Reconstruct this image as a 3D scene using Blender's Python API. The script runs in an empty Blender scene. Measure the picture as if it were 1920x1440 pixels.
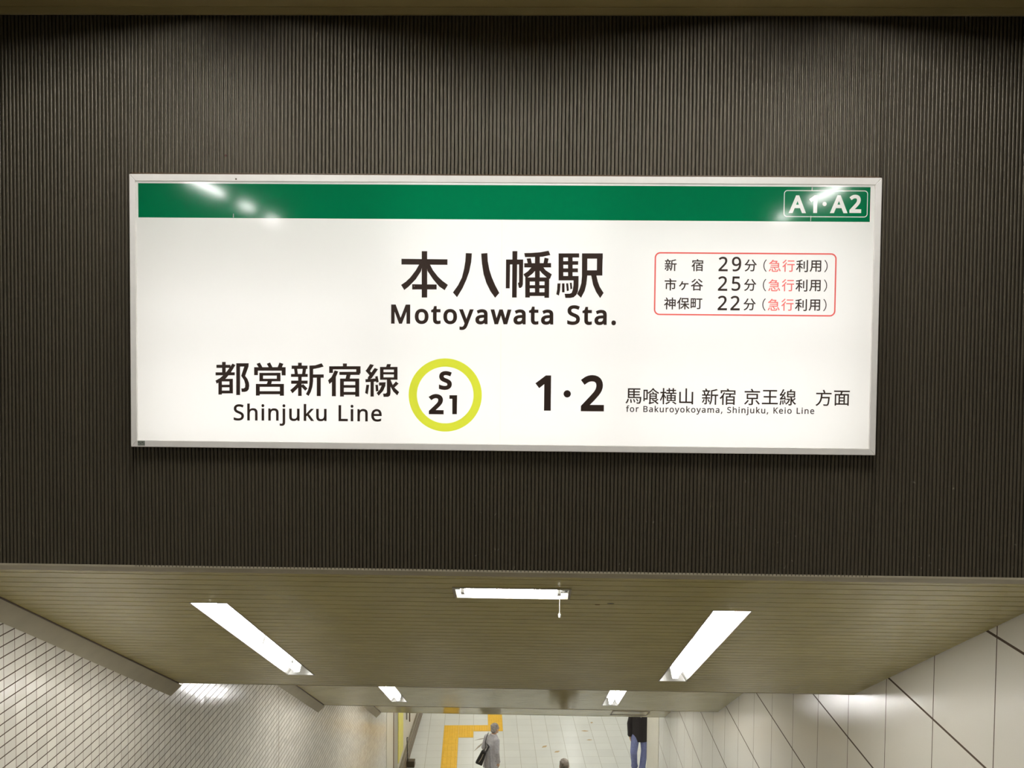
import bpy, bmesh, math, random
from mathutils import Vector, Matrix

# ------------------------------------------------------------------ camera, world, exposure
scene = bpy.context.scene
COL = scene.collection
ZO = 10.405                    # eye height above the concourse floor; geometry below is measured from the eye
PX = 1742.58                   # focal length in pixels of the 1920 px wide frame

cam_data = bpy.data.cameras.new('camera')
cam_data.sensor_width = 36.0
cam_data.lens = PX / 1920.0 * 36.0
cam_data.clip_start = 0.05
cam_data.clip_end = 200
cam = bpy.data.objects.new('camera', cam_data)
COL.objects.link(cam)
_right = Vector((0.9997, 0.0220, 0.0092))
_fwd = Vector((-0.02169, 0.99898, -0.03970)).normalized()
_right = (_right - _fwd * _right.dot(_fwd)).normalized()
_up = _right.cross(_fwd)
cam.matrix_world = Matrix(((_right.x, _up.x, -_fwd.x, 0), (_right.y, _up.y, -_fwd.y, 0),
                           (_right.z, _up.z, -_fwd.z, ZO), (0, 0, 0, 1)))
scene.camera = cam

world = bpy.data.worlds.new('world')
scene.world = world
world.use_nodes = True
world.node_tree.nodes['Background'].inputs[0].default_value = (0.9, 0.95, 1.0, 1)
world.node_tree.nodes['Background'].inputs[1].default_value = 0.01

vs = scene.view_settings
vs.view_transform = 'Standard'
vs.look = 'None'
vs.gamma = 1.0
vs.use_curve_mapping = False
vs.exposure = 0.0
scene.cycles.use_denoising = True
scene.cycles.max_bounces = 10
scene.cycles.diffuse_bounces = 5
scene.cycles.glossy_bounces = 4
scene.cycles.transmission_bounces = 6
scene.cycles.sample_clamp_indirect = 6.0

TUBE_STAIR = 90.0      # radiance of the lamp tubes
TUBE_HALL = 150.0
TUBE_STAIRHEAD = 290.0
TUBE_CONCOURSE = 59.0
TUBE_SIGN = 4.05

# ------------------------------------------------------------------ measured layout (metres, relative to the eye)
XL, XR = -3.067, 2.7054        # side walls of the stair tunnel
YW = 4.5                       # front of the ribbed wall
ZB, ZT = -1.1003, 1.5817       # bottom and top of the ribbed wall
SL = 0.55278                   # slope of the stair ceilings
TH = math.atan(SL)
CT, ST = math.cos(TH), math.sin(TH)
FZ = -10.405                   # concourse floor
F1 = (4.5, 7.69, 0.0)          # flights: start, end, upward shift of the slope line
F2 = (8.962, 13.175, 0.703)
F3 = (14.405, 18.265, 1.3816)
HEADROOM = 2.75

def ceil_z(y, up=0.0):
    return ZB + up - SL * (y - YW)

# ------------------------------------------------------------------ mesh helpers
class MB:
    def __init__(self):
        self.v = []; self.f = []; self.m = []; self.cur = 0
    def add(self, vs, fs):
        o = len(self.v)
        self.v += [tuple(p) for p in vs]
        for f in fs:
            self.f.append([i + o for i in f]); self.m.append(self.cur)
        return self
    def quad(self, a, b, c, d):
        return self.add([a, b, c, d], [[0, 1, 2, 3]])
    def box(self, x0, x1, y0, y1, z0, z1):
        V = [(x0,y0,z0),(x1,y0,z0),(x1,y1,z0),(x0,y1,z0),(x0,y0,z1),(x1,y0,z1),(x1,y1,z1),(x0,y1,z1)]
        return self.add(V, [[0,3,2,1],[4,5,6,7],[0,1,5,4],[1,2,6,5],[2,3,7,6],[3,0,4,7]])
    def prism(self, poly, axis, a, b):
        """extrude a 2D polygon along an axis ('x','y','z') from a to b"""
        n = len(poly)
        def mk(p, t):
            return {'x': (t, p[0], p[1]), 'y': (p[0], t, p[1]), 'z': (p[0], p[1], t)}[axis]
        V = [mk(p, a) for p in poly] + [mk(p, b) for p in poly]
        F = [list(range(n))[::-1], list(range(n, 2*n))]
        F += [[i, (i+1) % n, n + (i+1) % n, n + i] for i in range(n)]
        return self.add(V, F)
    def tube(self, pts, rad, n=10, caps=True):
        pts = [Vector(p) for p in pts]
        if not hasattr(rad, '__len__'): rad = [rad] * len(pts)
        V = []; prev = None
        for i, p in enumerate(pts):
            t = (pts[min(i+1, len(pts)-1)] - pts[max(i-1, 0)]).normalized()
            if prev is None:
                up = Vector((0, 0, 1)) if abs(t.z) < 0.9 else Vector((1, 0, 0))
                a = t.cross(up).normalized()
            else:
                a = (prev - t * prev.dot(t)).normalized()
            prev = a
            b = t.cross(a)
            r = rad[i]
            rx, ry = r if hasattr(r, '__len__') else (r, r)
            for k in range(n):
                w = 2*math.pi*k/n
                V.append(p + a*math.cos(w)*rx + b*math.sin(w)*ry)
        F = []
        for i in range(len(pts)-1):
            for k in range(n):
                k2 = (k+1) % n
                F.append([i*n+k, i*n+k2, (i+1)*n+k2, (i+1)*n+k])
        if caps:
            F.append(list(range(n))[::-1]); F.append([(len(pts)-1)*n + k for k in range(n)])
        return self.add(V, F)
    def loft(self, rings, n=20):
        """rings: (centre, rx, ry[, yaw]) stacked ellipses"""
        V = []
        for R in rings:
            c = Vector(R[0]); rx, ry = R[1], R[2]; yw = R[3] if len(R) > 3 else 0
            for k in range(n):
                w = 2*math.pi*k/n
                x, y = rx*math.cos(w), ry*math.sin(w)
                V.append((c.x + x*math.cos(yw) - y*math.sin(yw), c.y + x*math.sin(yw) + y*math.cos(yw), c.z))
        F = []
        for i in range(len(rings)-1):
            for k in range(n):
                k2 = (k+1) % n
                F.append([i*n+k, i*n+k2, (i+1)*n+k2, (i+1)*n+k])
        F.append(list(range(n))[::-1]); F.append([(len(rings)-1)*n+k for k in range(n)])
        return self.add(V, F)
    def ball(self, c, rx, ry, rz, n=14, m=9, rot=None):
        c = Vector(c); V = [(0, 0, rz)]
        for i in range(1, m):
            a = math.pi*i/m
            for k in range(n):
                w = 2*math.pi*k/n
                V.append((rx*math.sin(a)*math.cos(w), ry*math.sin(a)*math.sin(w), rz*math.cos(a)))
        V.append((0, 0, -rz))
        F = [[0, 1+k, 1+(k+1) % n] for k in range(n)]
        for i in range(m-2):
            for k in range(n):
                a = 1+i*n; F.append([a+k, a+n+k, a+n+(k+1) % n, a+(k+1) % n])
        L = len(V)-1; a = 1+(m-2)*n
        F += [[L, a+(k+1) % n, a+k] for k in range(n)]
        V = [Vector(p) for p in V]
        if rot: V = [rot @ p for p in V]
        return self.add([p + c for p in V], F)
    def build(self, name, mats, parent=None, loc=None, origin=(0, 0, 0), smooth=False, recalc=True):
        me = bpy.data.meshes.new(name)
        o = Vector(origin)
        me.from_pydata([tuple(Vector(p) - o) for p in self.v], [], self.f)
        if not isinstance(mats, (list, tuple)): mats = [mats]
        for m_ in mats: me.materials.append(m_)
        me.polygons.foreach_set('material_index', self.m)
        if recalc:
            b = bmesh.new(); b.from_mesh(me)
            bmesh.ops.remove_doubles(b, verts=b.verts, dist=1e-6)
            bmesh.ops.recalc_face_normals(b, faces=b.faces)
            b.to_mesh(me); b.free()
        if smooth:
            me.polygons.foreach_set('use_smooth', [True]*len(me.polygons))
        me.update()
        ob = bpy.data.objects.new(name, me)
        COL.objects.link(ob)
        if parent is not None: ob.parent = parent
        if loc is not None: ob.location = loc
        return ob

def struct(name, mb, mat, origin=(0, 0, 0), **k):
    """a fixed part of the place; its mesh is given relative to the eye, the object is lifted by ZO"""
    ob = mb.build(name, mat, origin=origin, loc=(origin[0], origin[1], origin[2]+ZO), **k)
    ob['kind'] = 'structure'
    return ob

def thing(name, label, cat, loc, group=None, rot=(0, 0, 0)):
    o = bpy.data.objects.new(name, None)
    o.empty_display_size = 0.1
    COL.objects.link(o)
    o.location = (loc[0], loc[1], loc[2]+ZO); o.rotation_euler = rot
    o['label'] = label; o['category'] = cat
    if group: o['group'] = group
    return o

def tag(o, label, cat, group=None):
    o['label'] = label; o['category'] = cat
    if group: o['group'] = group
    return o

def copy_tree(o, parent=None):
    c = o.copy(); COL.objects.link(c); c.parent = parent
    for ch in [x for x in bpy.data.objects if x.parent == o]:
        copy_tree(ch, c)
    return c

# ------------------------------------------------------------------ material helpers
def lin(r, g, b):
    f = lambda c: (c/12.92 if c <= 0.04045 else ((c+0.055)/1.055)**2.4)
    return (f(r/255.0), f(g/255.0), f(b/255.0), 1.0)

def new_mat(name):
    m = bpy.data.materials.new(name); m.use_nodes = True
    nt = m.node_tree
    return m, nt, nt.nodes, nt.links, nt.nodes['Principled BSDF']

def plain(name, col, rough=0.5, metal=0.0, spec=0.5, coat=0.0, noise=0.0, nscale=8.0, bump=0.0, bscale=60.0):
    m, nt, N, L, B = new_mat(name)
    B.inputs['Base Color'].default_value = col
    B.inputs['Roughness'].default_value = rough
    B.inputs['Metallic'].default_value = metal
    B.inputs['Specular IOR Level'].default_value = spec
    B.inputs['Coat Weight'].default_value = coat
    tc = N.new('ShaderNodeTexCoord')
    if noise > 0:
        nz = N.new('ShaderNodeTexNoise'); nz.inputs['Scale'].default_value = nscale; nz.inputs['Detail'].default_value = 4
        L.new(tc.outputs['Object'], nz.inputs['Vector'])
        mx = N.new('ShaderNodeMixRGB'); mx.blend_type = 'MULTIPLY'; mx.inputs[0].default_value = 1
        rp = N.new('ShaderNodeMapRange'); rp.inputs[1].default_value = 0.3; rp.inputs[2].default_value = 0.7
        rp.inputs[3].default_value = 1-noise; rp.inputs[4].default_value = 1+noise*0.3
        L.new(nz.outputs['Fac'], rp.inputs[0]); mx.inputs[1].default_value = col
        L.new(rp.outputs[0], mx.inputs[2]); L.new(mx.outputs[0], B.inputs['Base Color'])
    if bump > 0:
        nb = N.new('ShaderNodeTexNoise'); nb.inputs['Scale'].default_value = bscale; nb.inputs['Detail'].default_value = 2
        L.new(tc.outputs['Object'], nb.inputs['Vector'])
        bp = N.new('ShaderNodeBump'); bp.inputs['Strength'].default_value = bump; bp.inputs['Distance'].default_value = 0.002
        L.new(nb.outputs['Fac'], bp.inputs['Height']); L.new(bp.outputs[0], B.inputs['Normal'])
    return m

def emitter(name, col, strength):
    m = bpy.data.materials.new(name); m.use_nodes = True
    N = m.node_tree.nodes; N.clear()
    e = N.new('ShaderNodeEmission'); e.inputs[0].default_value = col; e.inputs[1].default_value = strength
    o = N.new('ShaderNodeOutputMaterial'); m.node_tree.links.new(e.outputs[0], o.inputs[0])
    return m

def film(name, trans, diff, gloss=0.085, dmix=0.4):
    """printed backlit film or acrylic: lets the lamps behind it through and has a glossy face"""
    m = bpy.data.materials.new(name); m.use_nodes = True
    nt = m.node_tree; N = nt.nodes; L = nt.links; N.clear()
    t = N.new('ShaderNodeBsdfTranslucent'); t.inputs[0].default_value = trans
    d = N.new('ShaderNodeBsdfDiffuse'); d.inputs[0].default_value = diff
    mx = N.new('ShaderNodeMixShader'); mx.inputs[0].default_value = dmix
    L.new(t.outputs[0], mx.inputs[1]); L.new(d.outputs[0], mx.inputs[2])
    g = N.new('ShaderNodeBsdfGlossy'); g.inputs['Roughness'].default_value = gloss
    fr = N.new('ShaderNodeFresnel'); fr.inputs['IOR'].default_value = 1.45
    geo = N.new('ShaderNodeNewGeometry')
    inv = N.new('ShaderNodeMath'); inv.operation = 'SUBTRACT'; inv.inputs[0].default_value = 1.0
    L.new(geo.outputs['Backfacing'], inv.inputs[1])
    mul = N.new('ShaderNodeMath'); mul.operation = 'MULTIPLY'
    L.new(fr.outputs[0], mul.inputs[0]); L.new(inv.outputs[0], mul.inputs[1])
    m2 = N.new('ShaderNodeMixShader'); L.new(mul.outputs[0], m2.inputs[0])
    L.new(mx.outputs[0], m2.inputs[1]); L.new(g.outputs[0], m2.inputs[2])
    o = N.new('ShaderNodeOutputMaterial'); L.new(m2.outputs[0], o.inputs[0])
    return m

def mth(N, L, op, a, b=None, c=None):
    n = N.new('ShaderNodeMath'); n.operation = op
    for i, v in enumerate((a, b, c)):
        if v is None: continue
        if isinstance(v, (int, float)): n.inputs[i].default_value = v
        else: L.new(v, n.inputs[i])
    return n.outputs[0]

def joint_mask(N, L, coord, phase, pitch, width):
    """1 inside a joint of the given width that repeats every pitch, 0 on the tile"""
    s = mth(N, L, 'SUBTRACT', coord, phase - pitch*0.5)
    k = mth(N, L, 'DIVIDE', s, pitch)
    fr = mth(N, L, 'FRACT', k)
    d = mth(N, L, 'ABSOLUTE', mth(N, L, 'SUBTRACT', fr, 0.5))
    return mth(N, L, 'LESS_THAN', d, width*0.5/pitch), mth(N, L, 'FLOOR', mth(N, L, 'ADD', k, -0.5))

def tile_mat(name, tile_col, joint_h, joint_v, uaxis, vaxis, u0, pu, wu, v0, pv, wv, rough=0.2, var=0.06,
             rot=0.0, tilt=0.0, bump_noise=0.0, bscale=200.0, extra_u=None, spec=0.5, coarse=0.0):
    m, nt, N, L, B = new_mat(name)
    tc = N.new('ShaderNodeTexCoord')
    vec = tc.outputs['Object']
    if rot:
        vr = N.new('ShaderNodeVectorRotate'); vr.rotation_type = 'Z_AXIS'; vr.inputs['Angle'].default_value = -rot
        L.new(vec, vr.inputs['Vector']); vec = vr.outputs[0]
    sp = N.new('ShaderNodeSeparateXYZ'); L.new(vec, sp.inputs[0])
    U = sp.outputs['XYZ'.index(uaxis)]; V = sp.outputs['XYZ'.index(vaxis)]
    mu, iu = joint_mask(N, L, U, u0, pu, wu)
    mv, iv = joint_mask(N, L, V, v0, pv, wv)
    if extra_u is not None:
        e = mth(N, L, 'LESS_THAN', mth(N, L, 'ABSOLUTE', mth(N, L, 'SUBTRACT', U, extra_u)), 0.006)
        mu = mth(N, L, 'MAXIMUM', mu, e)
    cb = N.new('ShaderNodeCombineXYZ'); L.new(iu, cb.inputs[0]); L.new(iv, cb.inputs[1])
    wn = N.new('ShaderNodeTexWhiteNoise'); wn.noise_dimensions = '3D'; L.new(cb.outputs[0], wn.inputs['Vector'])
    rp = N.new('ShaderNodeMapRange'); rp.inputs[3].default_value = 1-var; rp.inputs[4].default_value = 1+var*0.4
    L.new(wn.outputs['Value'], rp.inputs[0])
    c1 = N.new('ShaderNodeMixRGB'); c1.blend_type = 'MULTIPLY'; c1.inputs[0].default_value = 1
    c1.inputs[1].default_value = tile_col; L.new(rp.outputs[0], c1.inputs[2])
    last = c1.outputs[0]
    if coarse > 0:
        nz = N.new('ShaderNodeTexNoise'); nz.inputs['Scale'].default_value = 1.7; nz.inputs['Detail'].default_value = 5
        L.new(vec, nz.inputs['Vector'])
        r2 = N.new('ShaderNodeMapRange'); r2.inputs[1].default_value = 0.3; r2.inputs[2].default_value = 0.7
        r2.inputs[3].default_value = 1-coarse; r2.inputs[4].default_value = 1.0
        L.new(nz.outputs['Fac'], r2.inputs[0])
        c0 = N.new('ShaderNodeMixRGB'); c0.blend_type = 'MULTIPLY'; c0.inputs[0].default_value = 1
        L.new(last, c0.inputs[1]); L.new(r2.outputs[0], c0.inputs[2]); last = c0.outputs[0]
    for msk, jc in ((mu, joint_v), (mv, joint_h)):
        c2 = N.new('ShaderNodeMixRGB'); L.new(msk, c2.inputs[0]); L.new(last, c2.inputs[1]); c2.inputs[2].default_value = jc
        last = c2.outputs[0]
    L.new(last, B.inputs['Base Color'])
    mask = mth(N, L, 'MAXIMUM', mu, mv)
    rr = mth(N, L, 'MULTIPLY_ADD', mask, 0.85-rough, rough)
    L.new(rr, B.inputs['Roughness'])
    B.inputs['Specular IOR Level'].default_value = spec
    inv = mth(N, L, 'SUBTRACT', 1.0, mask)
    h = inv
    bp = N.new('ShaderNodeBump'); bp.inputs['Strength'].default_value = 0.5; bp.inputs['Distance'].default_value = 0.0015
    if bump_noise > 0:
        nb = N.new('ShaderNodeTexNoise'); nb.inputs['Scale'].default_value = bscale; nb.inputs['Detail'].default_value = 1
        L.new(vec, nb.inputs['Vector'])
        h = mth(N, L, 'MULTIPLY_ADD', nb.outputs['Fac'], bump_noise, inv)
    L.new(h, bp.inputs['Height'])
    nrm = bp.outputs[0]
    if tilt > 0:   # each tile is set a hair out of plane
        s1 = N.new('ShaderNodeVectorMath'); s1.operation = 'SUBTRACT'; s1.inputs[1].default_value = (0.5, 0.5, 0.5)
        L.new(wn.outputs['Color'], s1.inputs[0])
        s2 = N.new('ShaderNodeVectorMath'); s2.operation = 'SCALE'; s2.inputs['Scale'].default_value = tilt
        L.new(s1.outputs[0], s2.inputs[0])
        s3 = N.new('ShaderNodeVectorMath'); s3.operation = 'ADD'; L.new(nrm, s3.inputs[0]); L.new(s2.outputs[0], s3.inputs[1])
        s4 = N.new('ShaderNodeVectorMath'); s4.operation = 'NORMALIZE'; L.new(s3.outputs[0], s4.inputs[0])
        nrm = s4.outputs[0]
    L.new(nrm, B.inputs['Normal'])
    return m

# ------------------------------------------------------------------ materials
def ribbed_metal():
    m, nt, N, L, B = new_mat('brown_ribbed_metal')
    tc = N.new('ShaderNodeTexCoord')
    sp = N.new('ShaderNodeSeparateXYZ'); L.new(tc.outputs['Object'], sp.inputs[0])
    # broad soft soiling plus streaks along the ribs
    mp = N.new('ShaderNodeMapping'); mp.inputs['Scale'].default_value = (60, 1, 1.2); L.new(tc.outputs['Object'], mp.inputs[0])
    n1 = N.new('ShaderNodeTexNoise'); n1.inputs['Scale'].default_value = 1; n1.inputs['Detail'].default_value = 3
    L.new(mp.outputs[0], n1.inputs['Vector'])
    r1 = N.new('ShaderNodeMapRange'); r1.inputs[1].default_value = 0.3; r1.inputs[2].default_value = 0.7
    r1.inputs[3].default_value = 0.92; r1.inputs[4].default_value = 1.05; L.new(n1.outputs['Fac'], r1.inputs[0])
    c = N.new('ShaderNodeMixRGB'); c.blend_type = 'MULTIPLY'; c.inputs[0].default_value = 1
    c.inputs[1].default_value = lin(82, 75, 61); L.new(r1.outputs[0], c.inputs[2])
    # pale scuffs where people's luggage and ladders knocked the lower right of the wall
    mp2 = N.new('ShaderNodeMapping'); mp2.inputs['Scale'].default_value = (54.6, 1, 26); L.new(tc.outputs['Object'], mp2.inputs[0])
    n2 = N.new('ShaderNodeTexNoise'); n2.inputs['Scale'].default_value = 1.3; n2.inputs['Detail'].default_value = 2
    L.new(mp2.outputs[0], n2.inputs['Vector'])
    n3 = N.new('ShaderNodeTexNoise'); n3.inputs['Scale'].default_value = 2.2; L.new(tc.outputs['Object'], n3.inputs['Vector'])
    g = mth(N, L, 'MULTIPLY', mth(N, L, 'GREATER_THAN', n2.outputs['Fac'], 0.72), mth(N, L, 'GREATER_THAN', n3.outputs['Fac'], 0.52))
    low = mth(N, L, 'LESS_THAN', sp.outputs[2], -0.62)
    right = mth(N, L, 'GREATER_THAN', sp.outputs[0], -0.6)
    g = mth(N, L, 'MULTIPLY', g, mth(N, L, 'MULTIPLY', low, right))
    c2 = N.new('ShaderNodeMixRGB'); L.new(mth(N, L, 'MULTIPLY', g, 0.55), c2.inputs[0]); L.new(c.outputs[0], c2.inputs[1])
    c2.inputs[2].default_value = lin(170, 165, 150)
    # one small dark red drip above the sign
    dx = mth(N, L, 'ABSOLUTE', mth(N, L, 'SUBTRACT', sp.outputs[0], -1.4869))
    dz = mth(N, L, 'ABSOLUTE', mth(N, L, 'SUBTRACT', sp.outputs[2], 0.9087))
    dm = mth(N, L, 'LESS_THAN', mth(N, L, 'ADD', mth(N, L, 'DIVIDE', dx, 0.009), mth(N, L, 'DIVIDE', dz, 0.006)), 1.0)
    c3 = N.new('ShaderNodeMixRGB'); L.new(dm, c3.inputs[0]); L.new(c2.outputs[0], c3.inputs[1]); c3.inputs[2].default_value = lin(60, 18, 12)
    L.new(c3.outputs[0], B.inputs['Base Color'])
    B.inputs['Roughness'].default_value = 0.45
    B.inputs['Metallic'].default_value = 0.3
    return m

def slat_metal(name, col, stain=False):
    m, nt, N, L, B = new_mat(name)
    tc = N.new('ShaderNodeTexCoord')
    n1 = N.new('ShaderNodeTexNoise'); n1.inputs['Scale'].default_value = 2.5; n1.inputs['Detail'].default_value = 4
    L.new(tc.outputs['Object'], n1.inputs['Vector'])
    r1 = N.new('ShaderNodeMapRange'); r1.inputs[1].default_value = 0.3; r1.inputs[2].default_value = 0.7
    r1.inputs[3].default_value = 0.9; r1.inputs[4].default_value = 1.05; L.new(n1.outputs['Fac'], r1.inputs[0])
    c = N.new('ShaderNodeMixRGB'); c.blend_type = 'MULTIPLY'; c.inputs[0].default_value = 1
    c.inputs[1].default_value = col; L.new(r1.outputs[0], c.inputs[2])
    last = c.outputs[0]
    if stain:  # rust marks left on the slats beside the pull cord
        sp = N.new('ShaderNodeSeparateXYZ'); L.new(tc.outputs['Object'], sp.inputs[0])
        for (x, y, rx, ry, colr, k) in ((0.4406, 5.033, 0.022, 0.011, lin(45, 28, 15), 0.9), (0.370, 5.059, 0.016, 0.010, lin(110, 70, 25), 0.7)):
            dx = mth(N, L, 'DIVIDE', mth(N, L, 'SUBTRACT', sp.outputs[0], x), rx)
            dy = mth(N, L, 'DIVIDE', mth(N, L, 'SUBTRACT', sp.outputs[1], y), ry)
            d2 = mth(N, L, 'ADD', mth(N, L, 'MULTIPLY', dx, dx), mth(N, L, 'MULTIPLY', dy, dy))
            d2 = mth(N, L, 'ADD', d2, mth(N, L, 'MULTIPLY', n1.outputs['Fac'], 0.6))
            msk = mth(N, L, 'MULTIPLY', mth(N, L, 'LESS_THAN', d2, 1.2), k)
            c2 = N.new('ShaderNodeMixRGB'); L.new(msk, c2.inputs[0]); L.new(last, c2.inputs[1]); c2.inputs[2].default_value = colr
            last = c2.outputs[0]
    L.new(last, B.inputs['Base Color'])
    B.inputs['Roughness'].default_value = 0.13
    B.inputs['Specular IOR Level'].default_value = 0.5
    return m

M = {}
M['rib'] = ribbed_metal()
M['slat'] = slat_metal('beige_slatted_metal', lin(194, 182, 116), True)
M['slat_hall'] = slat_metal('beige_slatted_metal_hall', lin(190, 172, 118))
M['cove'] = plain('beige_painted_steel', lin(182, 174, 152), 0.45, noise=0.08)
M['tile'] = tile_mat('white_wall_tile', lin(214, 209, 197), lin(70, 52, 36), lin(96, 78, 58), 'Y', 'Z',
                     5.288, 0.11790, 0.0046, -1.636, 0.06517, 0.0072, rough=0.17, var=0.10, tilt=0.022, extra_u=11.152)
M['panel'] = tile_mat('white_enamel_panel', lin(219, 215, 203), lin(74, 58, 42), lin(74, 58, 42), 'Y', 'Z',
                      5.3803, 0.81239, 0.010, -1.6516, 0.81239, 0.016, rough=0.08, var=0.02, bump_noise=0.7, bscale=230)
M['smooth'] = plain('cream_smooth_panel', lin(205, 198, 180), 0.3, noise=0.05)
M['floor'] = tile_mat('pale_floor_tile', lin(222, 222, 215), lin(192, 189, 176), lin(182, 178, 164), 'X', 'Y',
                      -2.13268, 0.4, 0.010, 3.22609, 0.4, 0.008, rot=0.05822, rough=0.28, var=0.04, coarse=0.05)
M['stair'] = plain('grey_stair_tile', lin(150, 145, 132), 0.5, noise=0.08)
M['nosing'] = plain('dark_stair_nosing', lin(92, 86, 76), 0.7)
M['hall_wall'] = plain('hall_wall_paint', lin(108, 102, 90), 0.5, noise=0.05)
M['hall_floor'] = plain('hall_floor_tile', lin(84, 80, 72), 0.4, noise=0.08)
M['skirt'] = plain('dark_stone_skirting', lin(120, 110, 92), 0.4, noise=0.25, nscale=14)
M['alu'] = plain('brushed_aluminium', lin(246, 243, 238), 0.38, metal=0.0, noise=0.04, nscale=20)
M['bright_alu'] = plain('bright_aluminium', lin(225, 220, 205), 0.22, metal=0.9)
M['dark_trim'] = plain('dark_brown_steel', lin(80, 62, 42), 0.45)
M['white_enamel'] = plain('white_enamel', lin(240, 240, 236), 0.35)
M['grey_rim'] = plain('grey_rim_paint', lin(165, 158, 140), 0.4)
M['tube'] = emitter('lit_lamp_tube', (1.0, 0.985, 0.96, 1), TUBE_STAIR)
M['tube_hall'] = emitter('lit_hall_tube', (1.0, 0.985, 0.96, 1), TUBE_HALL)
M['tube_stairhead'] = emitter('lit_stairhead_tube', (1.0, 0.985, 0.96, 1), TUBE_STAIRHEAD)
M['tube_concourse'] = emitter('lit_concourse_tube', (0.98, 0.99, 0.97, 1), TUBE_CONCOURSE)
M['tube_sign'] = emitter('lit_sign_tube', (1.0, 0.982, 0.972, 1), TUBE_SIGN)
M['tube_old'] = emitter('aged_sign_tube', (1.0, 0.965, 0.92, 1), TUBE_SIGN*0.5)
M['acrylic'] = film('white_backlit_acrylic', (0.92, 0.912, 0.90, 1), (0.9, 0.892, 0.88, 1), dmix=0.25)
M['green'] = film('green_backlit_film', (0.0, 0.17, 0.062, 1), (0.004, 0.16, 0.07, 1), gloss=0.075, dmix=0.3)
M['yellow_film'] = film('yellow_green_film', (0.78, 0.83, 0.07, 1), (0.6, 0.7, 0.02, 1), dmix=0.06)
M['red_film'] = film('red_film', (0.92, 0.17, 0.155, 1), (0.7, 0.06, 0.06, 1), dmix=0.06)
M['pink_film'] = film('light_red_film', (0.98, 0.25, 0.235, 1), (0.8, 0.12, 0.12, 1), dmix=0.06)
M['ink'] = plain('black_brown_ink', lin(54, 40, 32), 0.4)
M['seam'] = film('acrylic_joint', (0.95, 0.91, 0.84, 1), (0.8, 0.76, 0.68, 1), dmix=0.05)
M['yellow'] = plain('yellow_tactile_rubber', lin(238, 186, 36), 0.5, noise=0.08)
M['poster'] = plain('yellow_poster_print', lin(226, 216, 90), 0.35, noise=0.12, nscale=6)
M['shutter'] = plain('grey_shutter_guide', lin(150, 146, 134), 0.4)
M['brown'] = plain('brown_edge_trim', lin(110, 84, 54), 0.5)
M['black'] = plain('black_plastic', lin(40, 36, 32), 0.4)
M['scuff'] = plain('brown_scuff', lin(190, 165, 125), 0.7)
M['scuff_dark'] = plain('grey_scuff', lin(150, 140, 122), 0.7)
M['steel_dark'] = plain('dark_brown_metal', lin(80, 68, 50), 0.4, metal=0.4)
M['label'] = plain('grey_maker_label', lin(132, 138, 126), 0.5)
M['label_ink'] = plain('label_print', lin(92, 92, 86), 0.5)
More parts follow.
